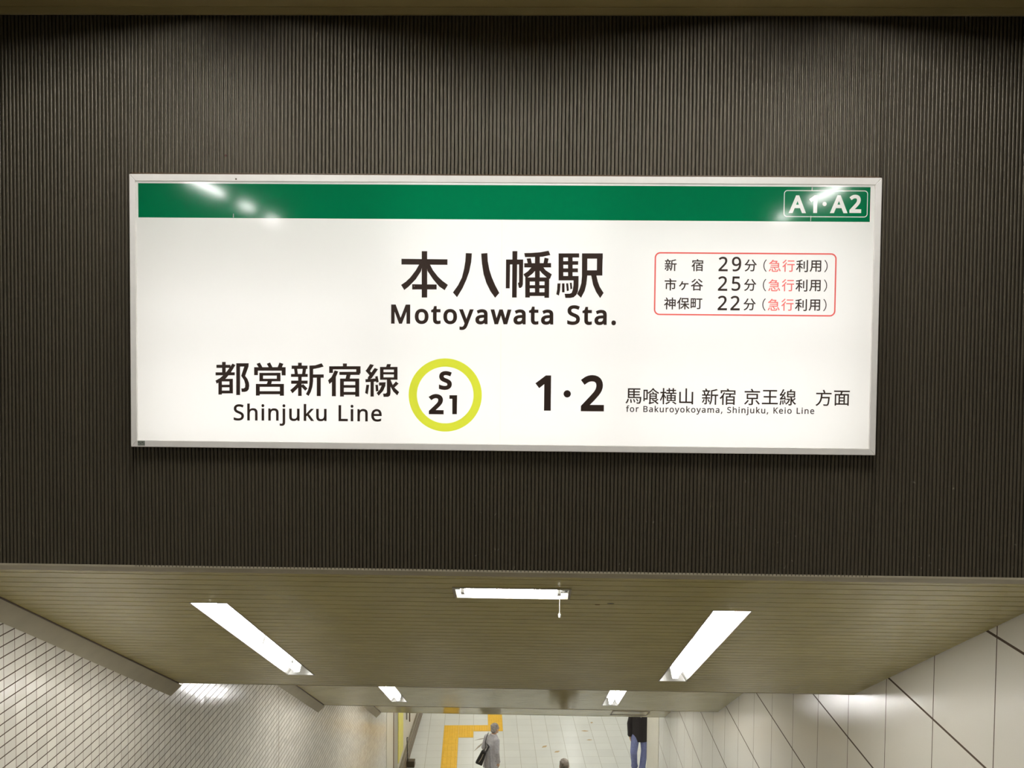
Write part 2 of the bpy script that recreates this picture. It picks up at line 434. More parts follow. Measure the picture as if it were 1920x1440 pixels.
LETTERING={
'table_frame':'''14330 4300 14325 4352 14310 4403 14285 4449 14252 4490 14211 4523 14165 4548 14115 4563 14062 4568 6021 4568 5969 4563 5918 4548 5872 4523 5832 4490 5798 4449 5773 4403 5758 4352 5753 4300 5753 1852 5758 1799 5773 1749 5798 1703 5832 1662 5872 1629 5918 1604 5969 1589 6021 1584 14062 1584 14115 1589 14165 1604 14211 1629 14252 1662 14285 1703 14310 1749 14325 1799 14330 1852;14264 4300 14260 4339 14248 4377 14230 4412 14205 4443 14174 4468 14139 4486 14102 4498 14062 4502 6021 4502 5982 4498 5944 4486 5909 4468 5878 4443 5853 4412 5835 4377 5823 4339 5819 4300 5819 1852 5823 1812 5835 1775 5853 1740 5878 1709 5909 1684 5944 1665 5982 1654 6021 1650 14062 1650 14102 1654 14139 1665 14174 1684 14205 1709 14230 1740 14248 1775 14260 1812 14264 1852''',
'exit_frame':'''15731 7355 15728 7387 15719 7418 15704 7447 15683 7472 15658 7493 15629 7508 15598 7517 15566 7520 11962 7520 11929 7517 11898 7508 11870 7493 11844 7472 11824 7447 11808 7418 11799 7387 11796 7355 11796 6430 11799 6397 11808 6366 11824 6338 11844 6312 11870 6292 11898 6276 11929 6267 11962 6264 15566 6264 15598 6267 15629 6276 15658 6292 15683 6312 15704 6338 15719 6366 15728 6397 15731 6430;15696 7355 15693 7380 15686 7404 15674 7427 15658 7447 15638 7463 15615 7475 15591 7482 15566 7485 11962 7485 11936 7482 11912 7475 11889 7463 11870 7447 11853 7427 11841 7404 11834 7380 11832 7355 11832 6430 11834 6404 11841 6380 11853 6357 11870 6338 11889 6322 11912 6309 11936 6302 11962 6300 15566 6300 15591 6302 15615 6309 15638 6322 15658 6338 15674 6357 15686 6380 15693 6404 15696 6430''',
'exit_letters':'''12657 6447 12563 6680 12311 6680 12218 6447 12031 6447 12367 7281 12511 7281 12846 6447;12439 7010 12374 6843 12503 6843;13366 6457 13185 6457 13185 7017 13186 7038 13086 6957 12982 7092 13229 7284 13366 7284;13809 6882 13806 6907 13796 6931 13780 6952 13759 6968 13735 6978 13710 6981 13684 6978 13660 6968 13639 6952 13624 6931 13614 6907 13610 6882 13614 6856 13624 6832 13639 6811 13660 6795 13684 6786 13710 6782 13735 6786 13759 6795 13780 6811 13796 6832 13806 6856;14601 6458 14506 6692 14249 6692 14154 6458 13964 6458 14306 7297 14453 7297 14794 6458;14380 7025 14313 6856 14445 6856;15427 6469 14879 6469 14879 6609 15075 6822 15162 6922 15191 6962 15211 6999 15222 7035 15226 7073 15220 7112 15205 7135 15180 7150 15143 7156 15104 7152 15070 7141 15037 7121 14966 7068 14868 7201 14968 7276 15007 7297 15050 7313 15095 7322 15144 7326 15214 7319 15275 7297 15327 7261 15366 7211 15391 7149 15398 7080 15392 7012 15372 6950 15342 6892 15303 6837 15206 6727 15127 6643 15427 6643''',
'ring':'''-2409 -2329 -2413 -2214 -2424 -2100 -2443 -1986 -2469 -1874 -2503 -1764 -2543 -1657 -2590 -1552 -2645 -1450 -2705 -1353 -2772 -1259 -2845 -1170 -2924 -1086 -3008 -1008 -3097 -935 -3190 -868 -3288 -807 -3389 -753 -3494 -705 -3602 -665 -3712 -631 -3824 -605 -3937 -587 -4052 -575 -4167 -572 -4282 -575 -4396 -587 -4510 -605 -4622 -631 -4732 -665 -4840 -705 -4944 -753 -5046 -807 -5143 -868 -5237 -935 -5326 -1008 -5410 -1086 -5488 -1170 -5561 -1259 -5628 -1353 -5689 -1450 -5743 -1552 -5791 -1657 -5831 -1764 -5865 -1874 -5891 -1986 -5909 -2100 -5921 -2214 -5925 -2329 -5921 -2444 -5909 -2559 -5891 -2672 -5865 -2784 -5831 -2894 -5791 -3002 -5743 -3107 -5689 -3208 -5628 -3306 -5561 -3399 -5488 -3488 -5410 -3572 -5326 -3651 -5237 -3724 -5143 -3791 -5046 -3851 -4944 -3906 -4840 -3953 -4732 -3994 -4622 -4027 -4510 -4053 -4396 -4072 -4282 -4083 -4167 -4087 -4052 -4083 -3937 -4072 -3824 -4053 -3712 -4027 -3602 -3994 -3494 -3953 -3389 -3906 -3288 -3851 -3190 -3791 -3097 -3724 -3008 -3651 -2924 -3572 -2845 -3488 -2772 -3399 -2705 -3306 -2645 -3208 -2590 -3107 -2543 -3002 -2503 -2894 -2469 -2784 -2443 -2672 -2424 -2559 -2413 -2444;-2805 -2329 -2808 -2240 -2816 -2151 -2831 -2063 -2851 -1977 -2877 -1891 -2908 -1808 -2945 -1727 -2987 -1648 -3034 -1572 -3086 -1500 -3143 -1431 -3204 -1366 -3269 -1305 -3338 -1248 -3410 -1197 -3486 -1149 -3564 -1107 -3646 -1071 -3729 -1039 -3814 -1013 -3901 -993 -3989 -979 -4078 -970 -4167 -967 -4256 -970 -4345 -979 -4433 -993 -4519 -1013 -4605 -1039 -4688 -1071 -4769 -1107 -4848 -1149 -4924 -1197 -4996 -1248 -5065 -1305 -5130 -1366 -5191 -1431 -5248 -1500 -5300 -1572 -5347 -1648 -5389 -1727 -5425 -1808 -5457 -1891 -5483 -1977 -5503 -2063 -5517 -2151 -5526 -2240 -5529 -2329 -5526 -2418 -5517 -2507 -5503 -2595 -5483 -2682 -5457 -2767 -5425 -2851 -5389 -2932 -5347 -3010 -5300 -3086 -5248 -3158 -5191 -3227 -5130 -3292 -5065 -3353 -4996 -3410 -4924 -3462 -4848 -3509 -4769 -3551 -4688 -3588 -4605 -3619 -4519 -3645 -4433 -3665 -4345 -3680 -4256 -3689 -4167 -3691 -4078 -3689 -3989 -3680 -3901 -3665 -3814 -3645 -3729 -3619 -3646 -3588 -3564 -3551 -3486 -3509 -3410 -3462 -3338 -3410 -3269 -3353 -3204 -3292 -3143 -3227 -3086 -3158 -3034 -3086 -2987 -3010 -2945 -2932 -2908 -2851 -2877 -2767 -2851 -2682 -2831 -2595 -2816 -2507 -2808 -2418''',
'station_number':'''-3851 -1812 -3862 -1891 -3896 -1960 -3950 -2015 -4020 -2054 -4103 -2077 -4194 -2084 -4287 -2079 -4369 -2065 -4471 -2031 -4471 -1821 -4352 -1865 -4302 -1878 -4247 -1888 -4190 -1891 -4144 -1888 -4111 -1879 -4089 -1868 -4076 -1855 -4069 -1840 -4066 -1820 -4068 -1799 -4074 -1785 -4086 -1772 -4112 -1755 -4155 -1735 -4220 -1711 -4316 -1669 -4359 -1641 -4395 -1610 -4424 -1572 -4445 -1529 -4457 -1482 -4461 -1429 -4451 -1358 -4419 -1294 -4368 -1243 -4304 -1207 -4230 -1186 -4150 -1179 -4079 -1183 -4015 -1192 -3957 -1208 -3856 -1245 -3925 -1428 -4063 -1384 -4106 -1376 -4150 -1373 -4187 -1376 -4213 -1383 -4229 -1392 -4238 -1403 -4244 -1415 -4246 -1432 -4243 -1454 -4237 -1468 -4226 -1481 -4202 -1497 -4163 -1516 -4106 -1538 -4038 -1565 -3977 -1596 -3925 -1634 -3884 -1683 -3859 -1743;-4236 -3259 -4949 -3259 -4949 -3096 -4696 -2855 -4583 -2742 -4546 -2698 -4521 -2657 -4506 -2617 -4502 -2575 -4510 -2532 -4528 -2507 -4559 -2490 -4606 -2484 -4655 -2488 -4698 -2501 -4741 -2523 -4834 -2584 -4965 -2429 -4833 -2343 -4781 -2319 -4726 -2301 -4667 -2290 -4603 -2286 -4514 -2294 -4433 -2319 -4366 -2360 -4315 -2417 -4283 -2488 -4273 -2567 -4281 -2643 -4307 -2715 -4347 -2780 -4397 -2843 -4522 -2967 -4618 -3056 -4236 -3056;-3962 -2336 -3593 -2332 -3600 -3246 -3819 -3248 -3824 -2508 -3960 -2509''',
'name_japanese':'''-5331 4533 -5071 4535 -5059 2328 -5320 2326;-6300 4165 -4099 4154 -4098 3890 -6299 3893;-5453 3899 -5611 3620 -5876 3275 -6088 3075 -6313 2922 -6160 2677 -5953 2838 -5609 3197 -5358 3583 -5293 3900;-5094 3902 -5052 3598 -4784 3204 -4490 2862 -4223 2684 -4070 2939 -4332 3128 -4546 3324 -4787 3626 -4935 3903;-5781 2958 -4610 2954 -4609 2716 -5780 2706;-3226 4456 -2934 4445 -2963 4036 -3060 3560 -3190 3189 -3373 2778 -3630 2353 -3829 2582 -3586 2922 -3403 3293 -3300 3717 -3244 4086;-2491 4440 -2197 4463 -2176 4094 -2093 3673 -1970 3304 -1808 2936 -1611 2573 -1808 2341 -2031 2643 -2233 3038 -2369 3459 -2453 3960;-1001 4563 -768 4565 -782 2362 -1000 2361;-1302 4166 -1109 4167 -1117 2796 -1303 2794;-1302 4166 -489 4172 -487 3935 -1300 3929;-684 4052 -488 4053 -489 2999 -522 2880 -601 2818 -680 2825 -728 3050 -675 3090;-439 4475 -101 4485 322 4520 717 4594 804 4392 429 4310 -46 4288 -403 4286;72 4347 302 4349 313 3268 83 3267;-323 4218 -125 4235 -75 3977 -263 3976;530 4266 726 4225 676 3983 478 3981;-435 3996 842 4015 844 3805 -433 3795;-94 3803 -251 3620 -467 3468 -367 3311 -275 3317 -38 3503 92 3649 170 3805;223 3806 309 3651 438 3507 651 3324 797 3259 882 3478 755 3562 595 3666 474 3807;-381 3316 -164 3318 -154 2367 -371 2366;540 3323 762 3325 762 2362 542 2360;-381 3321 762 3330 764 3135 -379 3126;83 3267 295 3268 303 2477 91 2475;-271 2953 655 2960 657 2809 -270 2802;-268 2617 659 2625 661 2448 -266 2440;1194 4473 1418 4475 1433 3198 1208 3196;1194 4473 2170 4480 2173 4283 1196 4276;1643 4476 1859 4478 1873 3280 1656 3279;1277 4105 2127 4111 2129 3940 1279 3934;1281 3763 2121 3769 2123 3585 1283 3579;1206 3402 2157 3409 2159 3198 1208 3191;1919 3386 2157 3388 2157 2966 2134 2676 2062 2517 1931 2397 1773 2362 1540 2360 1501 2560 1744 2567 1836 2608 1887 2753 1919 2964;1157 3051 1302 3052 1280 2696 1229 2471 1104 2536 1147 2774;1374 3052 1492 3053 1497 2629 1378 2628;1566 3054 1667 3060 1703 2712 1605 2685;1743 3082 1830 3090 1865 2806 1776 2773;2307 4481 3291 4488 3294 4238 2310 4231;2307 4481 2561 4483 2566 3391 2531 3022 2456 2705 2288 2374 2093 2557 2217 2808 2293 3073 2315 3389;3019 4486 3291 4488 3278 3436 3022 3434;2365 3679 3283 3686 3286 3436 2368 3429;2742 3497 2987 3499 3071 3158 3166 2908 3355 2612 3194 2368 2998 2656 2848 2998''',
'line_japanese':'''-14944 -843 -14769 -842 -14771 -1463 -14946 -1465;-15219 -986 -14539 -979 -14540 -1128 -15219 -1135;-14437 -918 -14297 -989 -14528 -1364 -14772 -1644 -15185 -1877 -15215 -1890 -15265 -1745 -15063 -1635 -14868 -1464 -14674 -1245;-15264 -1348 -14329 -1338 -14330 -1483 -15264 -1492;-15124 -1660 -14954 -1658 -14956 -2418 -15127 -2420;-14590 -1654 -14420 -1653 -14422 -2357 -14592 -2359;-15124 -1660 -14420 -1653 -14420 -1778 -15124 -1785;-15064 -1944 -14482 -1938 -14482 -2063 -15065 -2069;-15065 -2226 -14422 -2220 -14422 -2357 -15066 -2364;-14256 -899 -14071 -898 -14075 -2433 -14260 -2435;-14256 -899 -13659 -894 -13660 -1055 -14256 -1061;-13841 -972 -13654 -894 -13662 -1055 -13825 -1507 -13717 -1646 -13644 -1838 -13628 -1982 -13657 -2152 -13730 -2244 -13851 -2279 -13997 -2276 -14021 -2112 -13900 -2111 -13832 -2057 -13822 -1912 -13874 -1720 -14019 -1504;-13272 -919 -13109 -857 -12977 -1096 -13170 -1098;-12778 -909 -12618 -845 -12492 -1092 -12674 -1094;-12165 -848 -11972 -906 -12057 -1100 -12262 -1102;-13388 -1081 -11863 -1066 -11863 -1235 -13389 -1250;-13388 -1081 -13207 -1079 -13207 -1465 -13389 -1467;-12057 -1088 -11863 -1086 -11863 -1464 -12057 -1465;-13134 -1351 -12113 -1341 -12113 -1473 -13135 -1483;-13134 -1351 -12958 -1349 -12958 -1754 -13135 -1756;-12292 -1343 -12113 -1341 -12113 -1750 -12292 -1752;-13135 -1635 -12113 -1625 -12113 -1750 -13135 -1760;-12723 -1732 -12522 -1730 -12571 -1911 -12789 -1914;-13305 -1887 -11948 -1874 -11948 -2014 -13305 -2027;-13305 -1887 -13118 -1886 -13119 -2448 -13306 -2450;-12142 -1883 -11948 -1881 -11949 -2443 -12142 -2445;-13221 -2236 -12033 -2224 -12033 -2371 -13221 -2384;-11263 -847 -11085 -845 -11085 -1042 -11263 -1044;-11573 -987 -10804 -979 -10804 -1140 -11573 -1148;-11457 -1118 -11307 -1116 -11271 -1405 -11423 -1406;-11036 -1114 -10867 -1112 -10908 -1401 -11070 -1403;-11604 -1389 -10794 -1381 -10794 -1525 -11605 -1533;-11597 -1709 -10799 -1701 -10799 -1853 -11597 -1861;-11259 -1477 -11089 -1475 -11089 -2444 -11259 -2445;-11295 -1838 -11138 -1897 -11331 -2128 -11537 -2323 -11641 -2167 -11452 -2009;-11101 -1933 -11017 -1872 -10799 -2086 -10920 -2191 -11089 -2017;-10715 -978 -10437 -964 -10123 -860 -10026 -1020 -10244 -1087 -10534 -1145 -10715 -1147;-10708 -978 -10534 -977 -10533 -1734 -10569 -2000 -10642 -2241 -10750 -2440 -10883 -2352 -10787 -2171 -10726 -1953 -10707 -1712;-10606 -1403 -10021 -1397 -10021 -1556 -10606 -1562;-10357 -1492 -10166 -1490 -10165 -2441 -10356 -2443;-9097 -860 -8905 -858 -8904 -1069 -9097 -1071;-9761 -1001 -8246 -986 -8246 -1135 -9761 -1150;-9761 -1001 -9580 -999 -9579 -1321 -9760 -1323;-8453 -988 -8246 -986 -8245 -1339 -8452 -1341;-9266 -1265 -8289 -1255 -8288 -1404 -9265 -1414;-8915 -1382 -8718 -1380 -8770 -1609 -8975 -1611;-9234 -1589 -9048 -1587 -9046 -2454 -9232 -2456;-8500 -1582 -8307 -1580 -8305 -2446 -8498 -2448;-9234 -1589 -8307 -1580 -8307 -1724 -9233 -1734;-9156 -1901 -8432 -1894 -8431 -2021 -9156 -2029;-9155 -2231 -8431 -2224 -8431 -2363 -9155 -2371;-9495 -1200 -9321 -1246 -9422 -1483 -9591 -1725 -9748 -1859 -9813 -1679 -9639 -1509;-9627 -1665 -9434 -1459 -9433 -2441 -9626 -2443;-7779 -878 -7603 -925 -7811 -1251 -7963 -1240 -7988 -1192;-8012 -1193 -7891 -1112 -7686 -1322 -7801 -1431;-7566 -1061 -7402 -1122 -7709 -1562 -7897 -1636 -7890 -1516;-8010 -1608 -7396 -1559 -7395 -1708 -8003 -1753;-7541 -1476 -7425 -1444 -7364 -1727 -7480 -1771;-7762 -1683 -7605 -1681 -7603 -2439 -7760 -2440;-7961 -1872 -7824 -1876 -7895 -2338 -8021 -2267;-7527 -1873 -7407 -1867 -7377 -2172 -7502 -2190;-6970 -871 -6784 -869 -6825 -1049 -7029 -1051;-7306 -1011 -7140 -1009 -7138 -1617 -7304 -1618;-6639 -1004 -6464 -1002 -6461 -1610 -6637 -1612;-7306 -1011 -6464 -1002 -6463 -1130 -7306 -1138;-7228 -1262 -6554 -1255 -6554 -1363 -7228 -1370;-7305 -1510 -6462 -1502 -6461 -1617 -7304 -1625;-6974 -1579 -6794 -1577 -6796 -2274 -6819 -2383 -6911 -2444 -7128 -2446 -7157 -2290 -7032 -2289 -6972 -2228;-7352 -1756 -7034 -1743 -7045 -1916 -7153 -2158 -7369 -2396 -7466 -2269 -7322 -2111 -7226 -1906 -7351 -1907;-6540 -1699 -6407 -1801 -6623 -2008 -6744 -1937;-6842 -1602 -6789 -1649 -6648 -1960 -6382 -2210 -6472 -2367 -6671 -2177 -6829 -1890''',
'name_romaji.0':'''-6402 1068 -6617 1641 -6617 1616 -6617 1067 -6786 1067 -6786 1984 -6569 1984 -6330 1350 -6086 1986 -5870 1987 -5870 1069 -6047 1069 -6047 1625 -6046 1644 -6265 1068;-4990 1427 -4996 1346 -5013 1274 -5041 1211 -5079 1158 -5128 1115 -5186 1084 -5251 1065 -5322 1059 -5389 1065 -5452 1083 -5508 1114 -5557 1156 -5596 1209 -5625 1272 -5643 1344 -5649 1425 -5640 1529 -5610 1618 -5561 1691 -5494 1745 -5412 1778 -5318 1789 -5228 1779 -5148 1746 -5081 1693 -5031 1621 -5000 1531;-5470 1424 -5466 1360 -5453 1308 -5432 1267 -5405 1240 -5368 1223 -5320 1217 -5271 1223 -5235 1240 -5207 1268 -5187 1308 -5174 1361 -5169 1426 -5174 1490 -5187 1542 -5208 1580 -5235 1607 -5272 1624 -5321 1630 -5370 1624 -5406 1608 -5432 1581 -5460 1516;-4535 1218 -4494 1222 -4413 1240 -4413 1089 -4489 1067 -4555 1061 -4609 1066 -4661 1081 -4708 1110 -4746 1155 -4769 1216 -4776 1291 -4776 1627 -4866 1627 -4866 1735 -4769 1780 -4724 1925 -4601 1925 -4601 1779 -4417 1780 -4417 1628 -4601 1628 -4601 1298 -4595 1257 -4582 1235 -4564 1223;-3622 1431 -3627 1350 -3644 1278 -3672 1215 -3711 1162 -3760 1119 -3818 1088 -3883 1069 -3954 1063 -4021 1069 -4083 1087 -4140 1118 -4188 1160 -4228 1213 -4257 1276 -4275 1348 -4281 1429 -4271 1533 -4242 1623 -4193 1695 -4126 1750 -4044 1782 -3950 1793 -3860 1783 -3779 1750 -3713 1697 -3663 1625 -3632 1535;-4102 1428 -4097 1365 -4084 1312 -4064 1272 -4036 1244 -3999 1227 -3951 1221 -3903 1227 -3866 1244 -3839 1272 -3818 1312 -3805 1365 -3801 1430 -3805 1494 -3819 1546 -3839 1585 -3867 1611 -3903 1628 -3952 1634 -4002 1628 -4038 1612 -4063 1585 -4092 1520;-3533 1782 -3344 1783 -3198 1399 -3176 1336 -3174 1332 -3152 1399 -3014 1784 -2826 1784 -3118 1012 -3144 953 -3174 901 -3213 856 -3260 821 -3316 799 -3381 792 -3436 795 -3504 807 -3504 961 -3433 950 -3399 948 -3372 951 -3351 959 -3333 970 -3318 988 -3303 1010 -3290 1040 -3262 1110;-2423 1796 -2312 1783 -2228 1738 -2189 1687 -2167 1623 -2161 1550 -2161 1080 -2300 1080 -2313 1136 -2332 1119 -2368 1096 -2410 1080 -2457 1070 -2511 1067 -2571 1073 -2628 1090 -2677 1121 -2715 1166 -2739 1223 -2746 1291 -2737 1360 -2706 1419 -2656 1467 -2550 1512 -2409 1530 -2334 1532 -2334 1534 -2341 1591 -2358 1620 -2385 1635 -2431 1641 -2473 1638 -2514 1628 -2628 1581 -2686 1724 -2608 1760 -2552 1779 -2489 1792;-2390 1387 -2484 1375 -2536 1354 -2559 1327 -2567 1289 -2561 1258 -2547 1240 -2522 1227 -2487 1223 -2424 1232 -2377 1259 -2346 1302 -2335 1372 -2335 1389;-1512 1467 -1523 1505 -1535 1465 -1657 1083 -1828 1082 -2022 1788 -1840 1789 -1745 1423 -1733 1376 -1725 1406 -1604 1789 -1438 1790 -1321 1407 -1312 1376 -1300 1425 -1204 1790 -1023 1791 -1219 1084 -1395 1084;-603 1802 -492 1788 -408 1743 -369 1692 -347 1629 -341 1555 -341 1086 -480 1085 -493 1142 -511 1125 -548 1101 -590 1085 -636 1076 -691 1073 -751 1078 -808 1095 -857 1126 -895 1171 -919 1229 -926 1296 -916 1365 -886 1425 -835 1473 -730 1517 -589 1535 -513 1538 -513 1539 -521 1597 -538 1625 -565 1640 -611 1646 -653 1643 -694 1633 -808 1587 -866 1729 -788 1765 -731 1784 -669 1797;-570 1392 -664 1381 -716 1359 -738 1333 -746 1295 -741 1264 -727 1245 -702 1233 -667 1228 -604 1238 -557 1264 -526 1308 -515 1377 -515 1394;146 1232 188 1235 269 1253 269 1103 193 1081 127 1075 72 1080 20 1095 -27 1124 -64 1169 -88 1230 -95 1305 -95 1641 -185 1641 -185 1749 -87 1793 -43 1938 81 1939 81 1793 264 1794 264 1642 81 1641 81 1312 86 1271 99 1249 118 1236;714 1806 825 1792 908 1747 947 1696 969 1633 976 1559 976 1089 836 1089 823 1146 805 1129 768 1105 727 1089 680 1080 626 1076 565 1082 509 1099 459 1130 421 1175 398 1232 390 1300 400 1369 430 1429 481 1477 586 1521 728 1539 803 1542 803 1543 796 1601 779 1629 751 1644 706 1650 664 1647 623 1637 508 1591 450 1733 528 1769 585 1788 648 1801;746 1396 652 1384 601 1363 578 1337 570 1298 575 1268 590 1249 614 1237 650 1232 712 1242 760 1268 790 1311 802 1381 802 1398''',
'name_romaji.1':'''2245 1355 2235 1275 2203 1206 2150 1151 2082 1112 2000 1088 1908 1080 1813 1085 1729 1099 1640 1130 1640 1309 1734 1273 1789 1258 1850 1247 1912 1244 1964 1248 2005 1258 2033 1274 2052 1293 2063 1316 2067 1345 2064 1374 2055 1396 2037 1415 2006 1437 1958 1460 1890 1486 1791 1531 1749 1558 1714 1590 1686 1627 1666 1670 1654 1717 1650 1770 1660 1842 1691 1906 1739 1956 1801 1992 1875 2014 1955 2021 2027 2018 2092 2008 2151 1992 2235 1960 2178 1803 2052 1845 2004 1854 1954 1857 1911 1853 1879 1844 1856 1830 1842 1814 1833 1794 1829 1768 1833 1739 1842 1716 1859 1697 1888 1677 1931 1656 1992 1631 2063 1602 2124 1570 2175 1531 2214 1483 2238 1424;2692 1239 2733 1243 2814 1261 2814 1111 2738 1088 2672 1082 2618 1087 2566 1102 2519 1131 2481 1176 2458 1238 2451 1312 2451 1648 2361 1648 2361 1756 2458 1801 2503 1946 2626 1946 2626 1801 2810 1801 2810 1650 2626 1649 2626 1319 2632 1278 2645 1256 2664 1244;3259 1813 3370 1800 3454 1755 3493 1704 3515 1640 3521 1567 3521 1097 3382 1096 3369 1153 3350 1136 3314 1113 3272 1096 3225 1087 3171 1084 3111 1089 3054 1107 3005 1138 2967 1183 2943 1240 2936 1308 2945 1377 2976 1436 3026 1484 3132 1529 3273 1546 3348 1549 3348 1550 3341 1608 3324 1636 3297 1652 3251 1658 3209 1654 3168 1644 3054 1598 2996 1740 3074 1776 3130 1796 3193 1809;3292 1403 3198 1392 3146 1371 3123 1344 3115 1306 3121 1275 3135 1256 3160 1244 3195 1240 3258 1249 3305 1276 3336 1319 3347 1388 3347 1406;3743 1197 3750 1247 3775 1285 3812 1306 3851 1313 3891 1306 3929 1286 3954 1248 3962 1198 3954 1148 3929 1110 3892 1088 3851 1081 3811 1088 3775 1109 3750 1148''',
'line_romaji.0':'''-13891 -3444 -13899 -3510 -13926 -3565 -13968 -3610 -14024 -3642 -14093 -3662 -14171 -3669 -14252 -3665 -14323 -3653 -14390 -3630 -14390 -3507 -14328 -3530 -14278 -3544 -14223 -3554 -14167 -3557 -14119 -3553 -14080 -3543 -14051 -3527 -14031 -3507 -14019 -3482 -14015 -3452 -14019 -3423 -14029 -3400 -14047 -3379 -14077 -3359 -14120 -3338 -14180 -3315 -14265 -3277 -14300 -3254 -14329 -3228 -14351 -3197 -14368 -3163 -14377 -3125 -14381 -3081 -14372 -3022 -14348 -2971 -14309 -2930 -14258 -2901 -14197 -2882 -14129 -2876 -14068 -2879 -14013 -2887 -13963 -2901 -13904 -2923 -13944 -3032 -14040 -3000 -14084 -2992 -14130 -2989 -14170 -2992 -14202 -3002 -14226 -3016 -14242 -3034 -14252 -3056 -14255 -3082 -14251 -3112 -14242 -3136 -14224 -3156 -14196 -3175 -14156 -3195 -14103 -3216 -14042 -3241 -13990 -3269 -13948 -3301 -13916 -3339 -13897 -3387;-13607 -3084 -13608 -3121 -13585 -3101 -13555 -3083 -13521 -3070 -13485 -3062 -13448 -3059 -13383 -3065 -13328 -3082 -13285 -3112 -13253 -3154 -13235 -3210 -13229 -3277 -13229 -3655 -13350 -3656 -13350 -3285 -13357 -3230 -13377 -3195 -13409 -3174 -13460 -3166 -13511 -3172 -13548 -3188 -13574 -3213 -13592 -3248 -13603 -3296 -13607 -3354 -13607 -3657 -13729 -3657 -13729 -2837 -13607 -2837;-12909 -3067 -12909 -3654 -13032 -3655 -13032 -3067;-12969 -2858 -12944 -2863 -12922 -2877 -12906 -2900 -12901 -2932 -12906 -2963 -12922 -2987 -12944 -3001 -12969 -3006 -12996 -3002 -13019 -2987 -13034 -2964 -13039 -2933 -13034 -2901 -13019 -2877 -12996 -2863;-12424 -3055 -12332 -3067 -12264 -3106 -12232 -3150 -12214 -3206 -12208 -3274 -12208 -3652 -12329 -3652 -12329 -3282 -12336 -3227 -12356 -3191 -12388 -3170 -12439 -3163 -12490 -3169 -12527 -3184 -12553 -3209 -12577 -3267 -12586 -3350 -12586 -3653 -12708 -3654 -12708 -3066 -12606 -3066 -12595 -3126 -12591 -3120 -12563 -3096 -12532 -3078 -12498 -3065 -12462 -3058;-12061 -3900 -12109 -3897 -12156 -3885 -12156 -3780 -12106 -3791 -12073 -3794 -12047 -3790 -12028 -3779 -12016 -3759 -12011 -3721 -12011 -3064 -11888 -3064 -11888 -3719 -11893 -3769 -11906 -3814 -11930 -3851 -11964 -3878 -12007 -3895;-12018 -2929 -12014 -2897 -11998 -2874 -11975 -2860 -11949 -2855 -11923 -2859 -11901 -2873 -11885 -2897 -11880 -2929 -11885 -2960 -11901 -2984 -11923 -2998 -11949 -3003 -11975 -2998 -11998 -2984 -12014 -2960;-11191 -3061 -11191 -3648 -11294 -3649 -11305 -3593 -11308 -3597 -11336 -3620 -11368 -3638 -11402 -3650 -11438 -3657 -11476 -3660 -11540 -3654 -11594 -3637 -11638 -3608 -11669 -3565 -11687 -3510 -11693 -3443 -11693 -3063 -11570 -3063 -11570 -3435 -11563 -3489 -11544 -3525 -11511 -3545 -11462 -3553 -11410 -3547 -11373 -3532 -11346 -3506 -11328 -3471 -11317 -3424 -11314 -3366 -11314 -3062;-10869 -3255 -10870 -3299 -10870 -3303 -10852 -3280 -10829 -3253 -10647 -3059 -10497 -3059 -10738 -3314 -10487 -3646 -10636 -3647 -10823 -3395 -10869 -3435 -10869 -3647 -10990 -3648 -10990 -2828 -10869 -2828;-9884 -3057 -9884 -3644 -9987 -3644 -9997 -3588 -10001 -3592 -10029 -3616 -10060 -3634 -10095 -3646 -10131 -3653 -10168 -3655 -10232 -3650 -10287 -3633 -10330 -3603 -10362 -3561 -10380 -3505 -10386 -3439 -10386 -3059 -10263 -3058 -10263 -3431 -10256 -3485 -10236 -3520 -10204 -3541 -10154 -3548 -10103 -3543 -10065 -3527 -10039 -3502 -10021 -3466 -10010 -3420 -10006 -3362 -10006 -3057''',
'line_romaji.1':'''-9304 -3642 -9304 -2870 -9179 -2870 -9179 -3528 -8856 -3527 -8856 -3641;-8594 -3053 -8594 -3640 -8716 -3640 -8716 -3053;-8654 -2844 -8629 -2848 -8606 -2862 -8591 -2886 -8586 -2918 -8591 -2949 -8606 -2973 -8629 -2987 -8654 -2992 -8681 -2987 -8704 -2973 -8719 -2949 -8724 -2918 -8719 -2886 -8704 -2862 -8681 -2848;-8109 -3040 -8017 -3053 -7948 -3092 -7917 -3135 -7899 -3191 -7893 -3259 -7893 -3637 -8014 -3638 -8014 -3267 -8021 -3212 -8040 -3177 -8073 -3156 -8123 -3149 -8174 -3154 -8212 -3169 -8238 -3194 -8262 -3252 -8270 -3335 -8270 -3639 -8393 -3639 -8393 -3052 -8291 -3051 -8280 -3111 -8275 -3105 -8248 -3082 -8216 -3063 -8182 -3051 -8146 -3043;-7465 -3038 -7395 -3046 -7334 -3071 -7285 -3111 -7249 -3165 -7228 -3230 -7220 -3303 -7220 -3375 -7599 -3376 -7589 -3438 -7557 -3493 -7507 -3526 -7438 -3537 -7391 -3535 -7349 -3528 -7245 -3492 -7245 -3604 -7298 -3625 -7342 -3637 -7389 -3644 -7444 -3646 -7521 -3638 -7590 -3613 -7648 -3570 -7691 -3511 -7718 -3436 -7727 -3347 -7719 -3259 -7695 -3184 -7656 -3122 -7603 -3076 -7539 -3048;-7466 -3144 -7519 -3154 -7558 -3182 -7585 -3227 -7595 -3272 -7348 -3271 -7350 -3245 -7360 -3210 -7376 -3182 -7399 -3162 -7428 -3149''',
